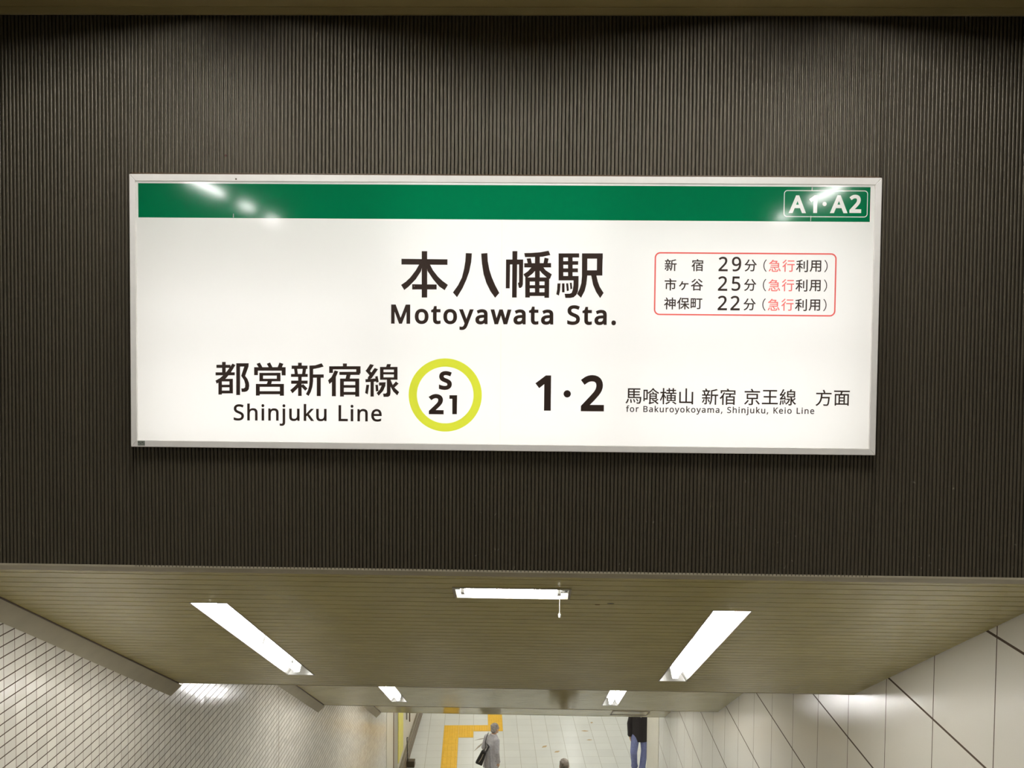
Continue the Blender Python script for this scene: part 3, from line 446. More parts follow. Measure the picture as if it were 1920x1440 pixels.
'destination_romaji.0':'''4633 -2863 4580 -2863 4580 -3044 4533 -3044 4533 -2863 4496 -2862 4496 -2835 4533 -2823 4533 -2816 4535 -2790 4541 -2770 4552 -2753 4567 -2742 4586 -2736 4607 -2734 4631 -2736 4656 -2743 4643 -2782 4623 -2777 4608 -2775 4595 -2778 4587 -2784 4582 -2796 4580 -2816 4580 -2823 4633 -2823;4889 -2933 4887 -2959 4882 -2982 4873 -3001 4861 -3018 4846 -3031 4828 -3041 4807 -3047 4785 -3049 4764 -3047 4744 -3041 4727 -3031 4712 -3018 4699 -3001 4690 -2982 4684 -2959 4683 -2933 4686 -2900 4695 -2872 4710 -2849 4731 -2832 4757 -2822 4786 -2819 4815 -2822 4840 -2832 4860 -2849 4876 -2872 4886 -2900;4732 -2933 4733 -2955 4738 -2973 4745 -2988 4755 -2998 4769 -3004 4786 -3007 4803 -3004 4816 -2998 4827 -2988 4834 -2974 4838 -2955 4840 -2933 4838 -2911 4834 -2893 4826 -2880 4816 -2870 4803 -2863 4785 -2861 4768 -2863 4755 -2869 4745 -2879 4735 -2902;5070 -2819 5084 -2820 5103 -2823 5097 -2868 5079 -2865 5068 -2864 5058 -2865 5048 -2868 5039 -2874 5031 -2881 5024 -2890 5019 -2901 5016 -2913 5015 -2927 5015 -3045 4967 -3045 4967 -2823 5008 -2823 5010 -2851 5018 -2842 5029 -2833 5041 -2825 5055 -2821''',
'destination_romaji.1':'''5409 -2754 5456 -2758 5491 -2770 5508 -2785 5518 -2805 5521 -2830 5520 -2847 5515 -2862 5506 -2875 5494 -2885 5483 -2892 5496 -2897 5511 -2907 5521 -2921 5528 -2938 5531 -2960 5527 -2985 5518 -3006 5502 -3023 5482 -3036 5456 -3043 5428 -3045 5323 -3045 5323 -2754;5416 -2872 5444 -2870 5460 -2862 5468 -2851 5471 -2834 5468 -2817 5458 -2807 5440 -2800 5410 -2798 5372 -2798 5372 -2872;5372 -2915 5372 -3002 5420 -3002 5450 -2999 5467 -2989 5476 -2975 5480 -2957 5478 -2945 5474 -2935 5467 -2927 5456 -2921 5440 -2917 5418 -2915;5694 -2820 5729 -2825 5755 -2838 5767 -2854 5773 -2873 5775 -2897 5775 -3046 5738 -3046 5733 -3022 5731 -3024 5721 -3033 5710 -3041 5697 -3046 5683 -3048 5665 -3049 5647 -3048 5629 -3042 5614 -3033 5603 -3019 5595 -3002 5593 -2981 5596 -2960 5605 -2941 5621 -2927 5654 -2913 5699 -2908 5728 -2907 5728 -2901 5726 -2881 5719 -2870 5708 -2864 5692 -2861 5677 -2862 5663 -2866 5630 -2879 5614 -2841 5635 -2832 5653 -2826 5673 -2821;5705 -2945 5673 -2949 5654 -2956 5645 -2967 5642 -2981 5644 -2994 5650 -3001 5660 -3006 5673 -3008 5695 -3005 5713 -2995 5724 -2979 5728 -2955 5728 -2944;5911 -2898 5911 -2913 5916 -2907 5924 -2896 5993 -2824 6051 -2824 5960 -2920 6055 -3046 5997 -3046 5927 -2952 5911 -2965 5911 -3046 5864 -3046 5864 -2737 5911 -2737;6296 -2824 6296 -3046 6256 -3046 6252 -3026 6242 -3035 6230 -3042 6217 -3046 6203 -3049 6189 -3050 6165 -3048 6144 -3041 6127 -3030 6116 -3014 6108 -2993 6106 -2968 6106 -2824 6154 -2824 6154 -2965 6157 -2985 6164 -2998 6176 -3005 6194 -3008 6213 -3006 6227 -3000 6237 -2991 6243 -2978 6247 -2961 6249 -2939 6249 -2824;6490 -2821 6503 -2821 6522 -2824 6516 -2869 6498 -2866 6488 -2865 6477 -2866 6468 -2870 6459 -2875 6450 -2882 6444 -2891 6438 -2902 6435 -2914 6434 -2929 6434 -3046 6386 -3046 6386 -2824 6427 -2824 6430 -2852 6437 -2843 6448 -2834 6461 -2827 6475 -2822;6779 -2935 6777 -2961 6772 -2983 6763 -3003 6751 -3020 6736 -3033 6718 -3043 6697 -3049 6675 -3050 6654 -3048 6634 -3043 6616 -3033 6601 -3020 6589 -3003 6580 -2983 6574 -2961 6572 -2935 6575 -2902 6585 -2874 6600 -2851 6621 -2834 6646 -2824 6676 -2821 6704 -2824 6729 -2834 6750 -2851 6766 -2874 6776 -2902;6621 -2935 6623 -2957 6627 -2975 6635 -2990 6645 -3000 6658 -3006 6676 -3008 6693 -3006 6706 -3000 6716 -2990 6724 -2975 6728 -2957 6730 -2935 6728 -2913 6724 -2895 6716 -2881 6706 -2871 6693 -2865 6675 -2863 6658 -2865 6644 -2871 6635 -2881 6625 -2904;6821 -2825 6872 -2825 6919 -2948 6926 -2968 6931 -2984 6932 -2979 6943 -2948 6987 -2825 7038 -2825 6945 -3071 6937 -3090 6927 -3107 6915 -3121 6901 -3131 6883 -3138 6863 -3140 6846 -3139 6828 -3136 6828 -3095 6846 -3098 6857 -3098 6867 -3097 6875 -3095 6882 -3090 6888 -3084 6893 -3076 6897 -3066 6907 -3041;7287 -2936 7285 -2961 7280 -2984 7271 -3004 7259 -3020 7244 -3034 7226 -3043 7205 -3049 7183 -3051 7162 -3049 7142 -3043 7125 -3034 7109 -3020 7097 -3004 7088 -2984 7082 -2961 7080 -2935 7083 -2902 7093 -2874 7108 -2851 7129 -2835 7154 -2824 7184 -2821 7212 -2825 7237 -2835 7258 -2851 7274 -2874 7284 -2902;7129 -2936 7131 -2957 7135 -2976 7143 -2990 7153 -3000 7166 -3007 7184 -3009 7201 -3007 7214 -3000 7224 -2990 7232 -2976 7236 -2958 7238 -2936 7236 -2914 7232 -2896 7224 -2882 7214 -2872 7201 -2866 7183 -2864 7166 -2866 7152 -2872 7143 -2882 7133 -2904;7412 -2899 7411 -2914 7416 -2908 7425 -2898 7494 -2825 7552 -2825 7461 -2922 7556 -3047 7498 -3047 7428 -2953 7412 -2967 7412 -3047 7365 -3047 7365 -2738 7412 -2738;7804 -2936 7802 -2962 7797 -2984 7788 -3004 7776 -3021 7761 -3034 7743 -3044 7723 -3050 7700 -3051 7679 -3049 7660 -3044 7642 -3034 7627 -3021 7615 -3004 7605 -2984 7600 -2962 7598 -2936 7601 -2903 7610 -2875 7625 -2852 7646 -2835 7672 -2825 7701 -2822 7730 -2825 7755 -2835 7776 -2852 7791 -2875 7801 -2903;7647 -2936 7648 -2958 7653 -2976 7660 -2991 7670 -3001 7684 -3007 7701 -3009 7718 -3007 7732 -3001 7742 -2991 7749 -2976 7754 -2958 7755 -2936 7754 -2914 7749 -2896 7742 -2882 7731 -2872 7718 -2866 7701 -2864 7683 -2866 7670 -2872 7660 -2882 7650 -2905;7846 -2826 7897 -2826 7944 -2949 7951 -2969 7956 -2985 7958 -2980 7968 -2949 8012 -2826 8064 -2826 7970 -3072 7962 -3091 7952 -3108 7941 -3122 7926 -3132 7909 -3139 7889 -3141 7871 -3140 7853 -3137 7853 -3096 7871 -3099 7883 -3099 7893 -3098 7901 -3096 7907 -3091 7913 -3085 7918 -3077 7923 -3067 7933 -3042;8203 -2823 8239 -2827 8264 -2841 8276 -2856 8283 -2876 8285 -2899 8285 -3048 8248 -3048 8242 -3025 8241 -3027 8231 -3036 8219 -3043 8207 -3048 8192 -3051 8175 -3052 8156 -3050 8138 -3045 8123 -3035 8112 -3022 8105 -3004 8102 -2983 8105 -2962 8115 -2944 8130 -2929 8163 -2916 8209 -2910 8238 -2909 8238 -2904 8235 -2883 8228 -2872 8217 -2866 8201 -2864 8186 -2865 8172 -2868 8139 -2882 8123 -2844 8145 -2834 8163 -2828 8183 -2824;8214 -2947 8182 -2951 8164 -2959 8155 -2969 8151 -2984 8154 -2996 8160 -3004 8169 -3009 8183 -3011 8205 -3007 8222 -2998 8233 -2982 8237 -2957 8237 -2946;8608 -2823 8642 -2827 8666 -2843 8681 -2869 8685 -2906 8685 -3048 8638 -3048 8638 -2908 8636 -2888 8629 -2875 8619 -2868 8602 -2865 8579 -2869 8565 -2880 8556 -2899 8553 -2927 8553 -3048 8506 -3048 8506 -2908 8504 -2894 8501 -2883 8497 -2875 8490 -2869 8481 -2866 8470 -2865 8453 -2867 8441 -2872 8432 -2881 8426 -2894 8422 -2912 8421 -2934 8421 -3048 8373 -3048 8373 -2826 8413 -2826 8417 -2847 8426 -2838 8437 -2831 8450 -2826 8463 -2823 8476 -2822 8499 -2825 8519 -2832 8535 -2844 8541 -2854 8549 -2844 8567 -2832 8587 -2825;8860 -2823 8895 -2828 8920 -2841 8932 -2857 8939 -2876 8941 -2900 8941 -3049 8904 -3049 8899 -3025 8897 -3027 8887 -3037 8875 -3044 8863 -3049 8848 -3052 8831 -3052 8812 -3051 8795 -3045 8780 -3036 8768 -3022 8761 -3005 8759 -2984 8762 -2963 8771 -2945 8786 -2930 8819 -2916 8865 -2911 8894 -2910 8894 -2904 8891 -2884 8884 -2873 8874 -2867 8857 -2864 8843 -2866 8828 -2869 8795 -2882 8780 -2844 8801 -2835 8819 -2829 8839 -2825;8870 -2948 8838 -2952 8820 -2959 8811 -2970 8808 -2984 8810 -2997 8816 -3005 8826 -3009 8839 -3011 8861 -3008 8878 -2998 8889 -2982 8893 -2958 8893 -2947;9085 -3000 9075 -3033 9063 -3065 9049 -3099 9010 -3099 9020 -3059 9027 -3026 9033 -2990 9079 -2990''',
'destination_romaji.2':'''9500 -2968 9497 -2993 9487 -3014 9471 -3031 9449 -3043 9424 -3051 9394 -3053 9364 -3051 9337 -3047 9311 -3038 9311 -2990 9336 -2999 9354 -3004 9375 -3008 9396 -3009 9413 -3008 9428 -3004 9438 -2998 9446 -2991 9450 -2982 9451 -2971 9450 -2960 9447 -2952 9440 -2944 9429 -2937 9413 -2929 9390 -2920 9358 -2906 9345 -2897 9334 -2887 9326 -2876 9319 -2863 9316 -2848 9315 -2831 9318 -2809 9327 -2790 9342 -2774 9361 -2763 9384 -2756 9410 -2754 9433 -2755 9453 -2759 9472 -2764 9495 -2773 9480 -2815 9443 -2803 9426 -2800 9409 -2798 9394 -2800 9383 -2803 9374 -2808 9368 -2815 9365 -2823 9364 -2832 9365 -2843 9368 -2852 9375 -2859 9385 -2866 9400 -2874 9420 -2882 9443 -2891 9462 -2902 9478 -2914 9490 -2929 9498 -2947;9623 -2834 9622 -2845 9629 -2840 9641 -2833 9654 -2828 9667 -2825 9681 -2824 9706 -2826 9727 -2833 9743 -2844 9755 -2860 9762 -2881 9764 -2907 9764 -3049 9717 -3049 9717 -2910 9714 -2889 9707 -2876 9696 -2869 9677 -2866 9658 -2868 9644 -2874 9635 -2883 9628 -2896 9624 -2913 9623 -2935 9623 -3049 9575 -3049 9575 -2740 9623 -2740;9900 -2828 9900 -3050 9853 -3050 9853 -2828;9877 -2749 9887 -2751 9896 -2757 9902 -2766 9904 -2778 9902 -2790 9896 -2799 9887 -2805 9877 -2807 9867 -2805 9858 -2799 9852 -2790 9850 -2778 9852 -2766 9858 -2757 9867 -2751;10098 -2824 10132 -2829 10158 -2844 10170 -2860 10177 -2882 10180 -2907 10180 -3050 10132 -3050 10132 -2910 10130 -2890 10123 -2877 10111 -2869 10092 -2866 10073 -2868 10059 -2874 10050 -2883 10041 -2904 10038 -2935 10038 -3050 9990 -3050 9990 -2828 10030 -2828 10034 -2849 10035 -2848 10045 -2839 10057 -2833 10070 -2828 10083 -2825;10250 -3143 10232 -3142 10213 -3137 10213 -3096 10233 -3100 10246 -3101 10255 -3100 10262 -3096 10266 -3089 10268 -3075 10268 -2828 10316 -2828 10316 -3075 10314 -3094 10309 -3111 10300 -3125 10287 -3135 10270 -3141;10265 -2779 10267 -2766 10273 -2757 10282 -2752 10292 -2750 10302 -2752 10311 -2757 10317 -2766 10319 -2779 10317 -2791 10311 -2800 10302 -2805 10292 -2807 10282 -2805 10273 -2800 10267 -2790;10593 -2828 10593 -3050 10553 -3050 10549 -3031 10539 -3039 10526 -3046 10514 -3051 10500 -3053 10486 -3054 10461 -3052 10441 -3045 10424 -3034 10412 -3018 10405 -2997 10403 -2972 10403 -2828 10451 -2828 10451 -2969 10454 -2989 10461 -3002 10473 -3009 10491 -3012 10510 -3010 10524 -3004 10533 -2995 10540 -2982 10544 -2965 10545 -2943 10545 -2828;10730 -2903 10730 -2918 10735 -2911 10743 -2901 10812 -2829 10871 -2829 10780 -2925 10874 -3051 10816 -3051 10746 -2956 10730 -2970 10730 -3050 10683 -3050 10683 -2741 10730 -2741;11116 -2829 11116 -3051 11075 -3051 11072 -3031 11061 -3040 11049 -3047 11036 -3051 11022 -3054 11008 -3055 10984 -3052 10963 -3046 10947 -3035 10935 -3018 10928 -2997 10926 -2972 10926 -2829 10974 -2829 10974 -2969 10976 -2989 10983 -3002 10995 -3010 11013 -3013 11032 -3011 11046 -3005 11056 -2996 11063 -2983 11066 -2965 11068 -2944 11068 -2829;11261 -3002 11251 -3035 11239 -3067 11225 -3101 11187 -3101 11196 -3061 11203 -3028 11209 -2992 11255 -2992''',
'destination_romaji.3':'''11728 -3051 11670 -3051 11574 -2922 11554 -2940 11554 -3051 11505 -3051 11505 -2760 11554 -2760 11554 -2886 11566 -2873 11590 -2846 11667 -2760 11726 -2760 11609 -2888;11866 -2826 11893 -2829 11915 -2838 11934 -2854 11948 -2874 11956 -2899 11959 -2926 11959 -2954 11817 -2954 11821 -2976 11832 -2996 11850 -3008 11876 -3013 11894 -3012 11909 -3009 11949 -2996 11949 -3040 11929 -3048 11912 -3052 11895 -3055 11874 -3055 11845 -3052 11818 -3043 11797 -3026 11780 -3004 11770 -2975 11767 -2942 11770 -2909 11779 -2880 11794 -2857 11814 -2840 11838 -2829;11866 -2867 11846 -2871 11832 -2881 11822 -2898 11818 -2913 11909 -2913 11908 -2905 11904 -2892 11898 -2881 11890 -2874 11880 -2869;12083 -2830 12083 -3052 12035 -3052 12035 -2830;12060 -2752 12069 -2753 12078 -2759 12084 -2768 12086 -2780 12084 -2792 12078 -2802 12069 -2807 12060 -2809 12049 -2807 12040 -2802 12034 -2792 12032 -2780 12034 -2768 12040 -2759 12049 -2753;12368 -2941 12366 -2966 12360 -2989 12352 -3009 12340 -3025 12324 -3039 12306 -3048 12286 -3054 12264 -3056 12242 -3054 12223 -3048 12205 -3038 12190 -3025 12178 -3009 12169 -2989 12163 -2966 12161 -2940 12164 -2907 12173 -2879 12189 -2856 12210 -2840 12235 -2829 12265 -2826 12293 -2829 12318 -2840 12339 -2856 12355 -2879 12364 -2907;12210 -2941 12212 -2962 12216 -2981 12223 -2995 12234 -3005 12247 -3012 12264 -3014 12282 -3012 12295 -3005 12305 -2995 12313 -2981 12317 -2962 12319 -2941 12317 -2919 12312 -2901 12305 -2887 12295 -2877 12281 -2871 12264 -2869 12247 -2871 12233 -2877 12223 -2886 12214 -2909''',
'destination_romaji.4':'''12604 -3052 12604 -2761 12652 -2761 12652 -3008 12773 -3008 12773 -3052;12888 -2831 12888 -3053 12840 -3052 12840 -2831;12864 -2752 12874 -2754 12883 -2760 12889 -2769 12891 -2781 12889 -2793 12883 -2802 12874 -2808 12864 -2810 12854 -2808 12845 -2802 12839 -2793 12837 -2781 12839 -2769 12845 -2760 12854 -2754;13085 -2827 13120 -2832 13146 -2847 13158 -2863 13165 -2885 13167 -2910 13167 -3053 13120 -3053 13120 -2913 13117 -2893 13110 -2880 13098 -2872 13080 -2869 13061 -2871 13047 -2877 13038 -2886 13029 -2907 13025 -2938 13025 -3053 12978 -3053 12978 -2831 13018 -2831 13021 -2852 13022 -2851 13032 -2842 13044 -2835 13057 -2831 13071 -2828;13342 -2827 13369 -2830 13392 -2840 13411 -2855 13424 -2876 13432 -2900 13435 -2928 13435 -2956 13294 -2955 13297 -2977 13309 -2998 13327 -3010 13353 -3014 13370 -3013 13386 -3011 13426 -2997 13426 -3041 13405 -3049 13389 -3053 13371 -3056 13350 -3057 13321 -3054 13295 -3044 13273 -3028 13257 -3005 13247 -2977 13244 -2944 13247 -2910 13256 -2882 13270 -2859 13290 -2841 13315 -2831;13342 -2869 13323 -2872 13308 -2882 13298 -2899 13295 -2915 13385 -2915 13385 -2906 13381 -2893 13375 -2883 13367 -2875 13356 -2870''',
'destination_japanese.0':'''4469 -2610 4519 -2642 4528 -2640 4574 -2581 4606 -2508 4626 -2429 4622 -2425 4564 -2410 4543 -2483 4513 -2547 4469 -2601 4466 -2605;4574 -2380 4583 -2384 5146 -2385 5131 -2522 5111 -2578 5102 -2583 5087 -2585 4994 -2581 4986 -2586 5004 -2644 5009 -2648 5116 -2649 5146 -2643 5170 -2626 5202 -2542 5221 -2322 4906 -2320 4902 -2312 4902 -2253 4906 -2247 5136 -2247 5141 -2239 5141 -2190 5136 -2186 4904 -2185 4903 -2116 5136 -2115 5141 -2111 5141 -2062 5136 -2053 4906 -2053 4902 -2048 4902 -1984 4906 -1981 5165 -1981 5170 -1974 5170 -1921 5165 -1916 4578 -1916 4574 -1921;4647 -2318 4647 -2247 4829 -2248 4830 -2317 4828 -2320;4647 -2186 4647 -2115 4830 -2116 4831 -2180 4828 -2186;4647 -2053 4647 -1983 4823 -1981 4831 -1984 4828 -2053;4681 -2444 4698 -2532 4706 -2610 4710 -2615 4769 -2605 4772 -2601 4763 -2522 4743 -2434 4735 -2431 4686 -2438;4828 -2449 4854 -2517 4874 -2591 4881 -2592 4934 -2576 4915 -2503 4882 -2424 4877 -2422 4828 -2434 4824 -2439;4959 -2424 5001 -2488 5033 -2546 5087 -2522 5057 -2464 5012 -2405 5004 -2404;5318 -2527 5379 -2527 5380 -2453 5385 -2449 5518 -2448 5521 -2443 5522 -2135 5543 -2169 5551 -2172 5668 -2090 5771 -1987 5888 -2086 6021 -2169 6028 -2165 6063 -2111 5967 -2059 5879 -1998 5812 -1935 5822 -1915 5820 -1912 5766 -1890 5693 -1980 5610 -2052 5522 -2106 5521 -1979 5517 -1974 5321 -1974 5317 -1979;5385 -2381 5380 -2380 5380 -2375 5380 -2047 5383 -2042 5458 -2042 5458 -2380;5570 -2605 5595 -2673 5649 -2653 5834 -2600 5827 -2551 5820 -2544 5667 -2580 5668 -2419 5747 -2418 5749 -2419 5746 -2424 5717 -2453 5714 -2458 5717 -2463 5869 -2564 5991 -2664 6001 -2665 6037 -2624 6040 -2615 5925 -2522 6035 -2448 6034 -2438 5996 -2402 5874 -2484 5765 -2419 5952 -2418 5960 -2414 5960 -2150 5957 -2146 5825 -2145 5781 -2061 5727 -2072 5723 -2076 5752 -2145 5600 -2148 5599 -2561 5590 -2590 5572 -2600;5668 -2361 5668 -2307 5884 -2307 5891 -2311 5889 -2361;5668 -2254 5668 -2202 5890 -2204 5889 -2254;6105 -2452 6136 -2506 6143 -2506 6200 -2403 6237 -2310 6240 -2658 6244 -2664 6306 -2662 6308 -2286 6367 -2390 6374 -2388 6409 -2339 6308 -2193 6308 -2139 6381 -2137 6387 -2139 6387 -2158 6391 -2165 6597 -2165 6601 -2168 6601 -2212 6597 -2216 6425 -2218 6425 -2506 6856 -2506 6856 -2217 6675 -2216 6670 -2212 6670 -2168 6675 -2165 6888 -2163 6890 -2109 6885 -2102 6773 -2102 6769 -2095 6769 -2031 6773 -2028 6869 -2026 6869 -1967 6773 -1966 6769 -1963 6769 -1894 6763 -1890 6704 -1890 6701 -1894 6699 -1965 6582 -1966 6578 -1963 6577 -1892 6513 -1890 6509 -1894 6509 -1964 6416 -1966 6411 -1972 6413 -2026 6509 -2030 6509 -2100 6411 -2102 6407 -2100 6406 -2070 6401 -2068 6308 -2066 6308 -1894 6303 -1890 6244 -1890 6240 -1894 6239 -2065 6124 -2070 6123 -2129 6127 -2136 6231 -2139 6198 -2251 6154 -2359 6106 -2442;6366 -2623 6411 -2666 6509 -2618 6593 -2559 6598 -2555 6597 -2550 6538 -2515 6460 -2569 6367 -2614 6363 -2618;6494 -2451 6489 -2447 6490 -2388 6600 -2388 6601 -2447 6597 -2451;6494 -2334 6489 -2325 6489 -2276 6494 -2272 6597 -2272 6601 -2276 6601 -2330 6597 -2334;6582 -2102 6578 -2095 6578 -2031 6582 -2028 6694 -2028 6701 -2031 6699 -2102;6670 -2449 6670 -2388 6788 -2388 6790 -2447 6787 -2451;6670 -2331 6670 -2276 6675 -2272 6783 -2272 6790 -2276 6787 -2334;6683 -2559 6773 -2614 6846 -2666 6899 -2623 6822 -2568 6734 -2518 6685 -2553;7024 -2593 7609 -2595 7614 -2655 7682 -2655 7685 -2647 7685 -2060 7677 -2056 7618 -2056 7611 -2060 7609 -2521 7391 -2520 7388 -1895 7320 -1893 7315 -1898 7315 -2520 7097 -2520 7096 -2060 7090 -2057 7023 -2060''',
'destination_japanese.1':'''8101 -2541 8144 -2572 8153 -2573 8200 -2502 8239 -2414 8237 -2409 8183 -2395 8178 -2399 8146 -2472;8104 -2228 8109 -2232 8273 -2233 8274 -2306 8109 -2310 8108 -2370 8114 -2373 8274 -2374 8275 -2580 8266 -2586 8207 -2586 8201 -2590 8202 -2595 8222 -2649 8276 -2648 8315 -2639 8335 -2619 8342 -2580 8343 -2374 8491 -2373 8498 -2370 8496 -2309 8342 -2306 8344 -2232 8501 -2232 8508 -2228 8506 -2170 8413 -2168 8405 -2164 8448 -2052 8432 -2044 8416 -2042 8491 -2041 8494 -2037 8494 -1983 8486 -1979 8354 -1979 8310 -1891 8305 -1888 8245 -1905 8276 -1979 8119 -1980 8119 -2040 8205 -2042 8188 -2044 8171 -2052 8192 -2115 8201 -2164 8197 -2168 8108 -2169 8104 -2174;8237 -2054 8233 -2042 8237 -2041 8379 -2042 8334 -2168 8271 -2168 8261 -2165 8267 -2159 8267 -2154 8254 -2101;8368 -2423 8435 -2555 8442 -2557 8486 -2529 8489 -2526 8459 -2463 8418 -2394 8413 -2391 8369 -2413;8450 -2619 8499 -2658 8506 -2657 8553 -2565 8579 -2463 8591 -2360 8595 -2242 8706 -2241 8711 -2247 8711 -2658 8716 -2663 8775 -2663 8781 -2658 8782 -2242 8868 -2241 8873 -2238 8873 -2177 8868 -2173 8599 -2173 8594 -2169 8594 -2027 8599 -2021 8726 -1996 8843 -1962 8846 -1954 8794 -1907 8672 -1943 8527 -1973 8524 -2350 8514 -2438 8491 -2531 8449 -2614;8944 -2338 8986 -2392 9064 -2313 9065 -2660 9074 -2664 9132 -2663 9135 -2656 9135 -2220 9204 -2083 9147 -2063 9139 -2064 9083 -2166 9019 -2254 8945 -2328;8984 -2108 8990 -2112 9054 -2111 9059 -2028 9612 -2028 9617 -2029 9617 -2093 9622 -2099 9685 -2099 9691 -2093 9690 -1966 9387 -1964 9346 -1888 9338 -1884 9273 -1902 9271 -1907 9296 -1961 9294 -1963 8986 -1965;9202 -2166 9211 -2171 9402 -2171 9386 -2240 9382 -2244 9245 -2244 9237 -2250 9237 -2656 9240 -2664 9304 -2664 9306 -2621 9313 -2617 9582 -2617 9586 -2621 9587 -2658 9656 -2660 9659 -2656 9659 -2250 9651 -2244 9465 -2244 9459 -2240 9482 -2171 9700 -2169 9700 -2106 9206 -2105 9202 -2113;9308 -2552 9308 -2458 9585 -2460 9586 -2548 9582 -2552;9308 -2395 9308 -2308 9582 -2308 9586 -2313 9586 -2391 9582 -2395''',
'destination_japanese.2':'''10110 -2594 10155 -2633 10162 -2634 10254 -2545 10332 -2442 10328 -2437 10265 -2415 10196 -2506 10113 -2585;10120 -2056 10128 -2060 10847 -2060 10855 -2056 10855 -1992 10847 -1989 10544 -1989 10482 -1884 10476 -1879 10417 -1898 10411 -1904 10456 -1988 10123 -1989 10120 -1997;10223 -2369 10231 -2372 10451 -2373 10450 -2589 10436 -2593 10314 -2593 10309 -2599 10334 -2661 10427 -2661 10486 -2652 10519 -2628 10528 -2584 10528 -2373 10754 -2372 10759 -2369 10759 -2122 10754 -2118 10226 -2118 10222 -2124;10295 -2306 10295 -2182 10681 -2182 10684 -2188 10684 -2300 10681 -2306;10636 -2452 10724 -2550 10793 -2637 10852 -2599 10852 -2593 10784 -2510 10696 -2416 10686 -2416 10637 -2447;10948 -2606 10958 -2610 11701 -2610 11705 -2601 11705 -2547 11701 -2539 11363 -2537 11364 -2291 11628 -2291 11633 -2283 11633 -2224 11628 -2220 11363 -2219 11364 -2000 11657 -1999 11661 -1994 11661 -1930 11652 -1928 10992 -1930 10991 -1994 10997 -1999 11281 -1999 11288 -2004 11286 -2219 11036 -2220 11031 -2220 11027 -2229 11028 -2288 11031 -2291 11287 -2292 11288 -2532 11285 -2538 10953 -2538 10949 -2542;11783 -2621 11837 -2644 11842 -2641 11867 -2543 11884 -2435 11881 -2428 11825 -2421 11808 -2528;11786 -2152 11807 -2205 11905 -2188 11910 -2191 11822 -2303 11789 -2328 11811 -2391 12013 -2355 12018 -2361 12024 -2396 11988 -2409 11983 -2416 12022 -2553 12027 -2557 12076 -2540 12036 -2401 12081 -2387 12085 -2381 12067 -2298 12037 -2203 12032 -2200 11980 -2215 12002 -2293 11904 -2308 11992 -2191 12080 -2044 12025 -2010 12018 -2010 11954 -2120 11890 -2126 11886 -2123 11944 -2029 12001 -1917 12000 -1907 11944 -1883 11939 -1882 11935 -1887 11877 -2015 11827 -2097 11807 -2123 11783 -2142;11910 -2470 11924 -2611 11930 -2615 11979 -2606 11983 -2597 11962 -2421 11954 -2418 11910 -2426 11906 -2430;12056 -2572 12096 -2619 12163 -2572 12216 -2514 12257 -2442 12288 -2347 12248 -2333 12106 -2335 12101 -2337 12100 -2391 12104 -2396 12199 -2397 12204 -2401 12169 -2466 12120 -2523 12057 -2567;12133 -2274 12292 -2275 12297 -2279 12297 -2587 12287 -2592 12204 -2592 12199 -2596 12218 -2658 12287 -2659 12331 -2650 12360 -2626 12366 -2587 12367 -2460 12370 -2452 12403 -2509 12453 -2570 12517 -2621 12522 -2622 12526 -2618 12564 -2572 12566 -2567 12562 -2562 12489 -2509 12433 -2440 12545 -2342 12546 -2335 12501 -2298 12492 -2297 12404 -2386 12367 -2298 12367 -2279 12370 -2275 12519 -2274 12520 -1980 12517 -1972 12336 -1971 12366 -1902 12360 -1897 12292 -1883 12260 -1971 12135 -1972 12131 -1980;12204 -2216 12199 -2210 12199 -2156 12203 -2152 12448 -2151 12451 -2156 12448 -2216;12204 -2094 12199 -2088 12199 -2039 12204 -2032 12451 -2034 12448 -2094''',
'destination_japanese.3':'''13492 -2621 13533 -2665 13542 -2669 13625 -2613 13689 -2548 13740 -2464 13770 -2386 13792 -2301 14075 -2301 14078 -2308 14065 -2450 14047 -2543 14027 -2582 14012 -2589 13992 -2591 13850 -2585 13845 -2592 13860 -2621 13870 -2655 14012 -2659 14056 -2650 14085 -2630 14118 -2567 14138 -2455 14158 -2235 14149 -2230 13804 -2230 13812 -2112 13816 -2107 14232 -2107 14239 -2102 14239 -2039 13914 -2035 13943 -2020 13947 -2014 13887 -1892 13880 -1888 13821 -1911 13817 -1917 13867 -2029 13869 -2034 13865 -2036 13508 -2039 13507 -2102 13513 -2107 13733 -2107 13734 -2112 13727 -2200 13714 -2293 13688 -2391 13645 -2477 13581 -2551 13491 -2611 13489 -2616;14352 -1987 14356 -1992 14669 -1992 14670 -1997 14649 -2086 14395 -2086 14390 -2090 14390 -2638 14395 -2642 14459 -2640 14460 -2604 14463 -2598 14982 -2598 14985 -2604 14987 -2640 15055 -2642 15059 -2633 15058 -2090 15051 -2086 14726 -2085 14757 -1992 15095 -1992 15099 -1987 15098 -1924 14356 -1922 14351 -1928;14463 -2530 14460 -2525 14460 -2158 14463 -2155 14566 -2155 14569 -2158 14569 -2525 14566 -2530;14640 -2530 14637 -2525 14640 -2443 14796 -2443 14803 -2447 14801 -2530;14640 -2382 14637 -2378 14640 -2298 14803 -2300 14801 -2381;14640 -2237 14637 -2232 14640 -2155 14796 -2155 14803 -2158 14801 -2237;14874 -2530 14871 -2525 14871 -2158 14874 -2155 14982 -2155 14985 -2158 14985 -2525 14982 -2530''',
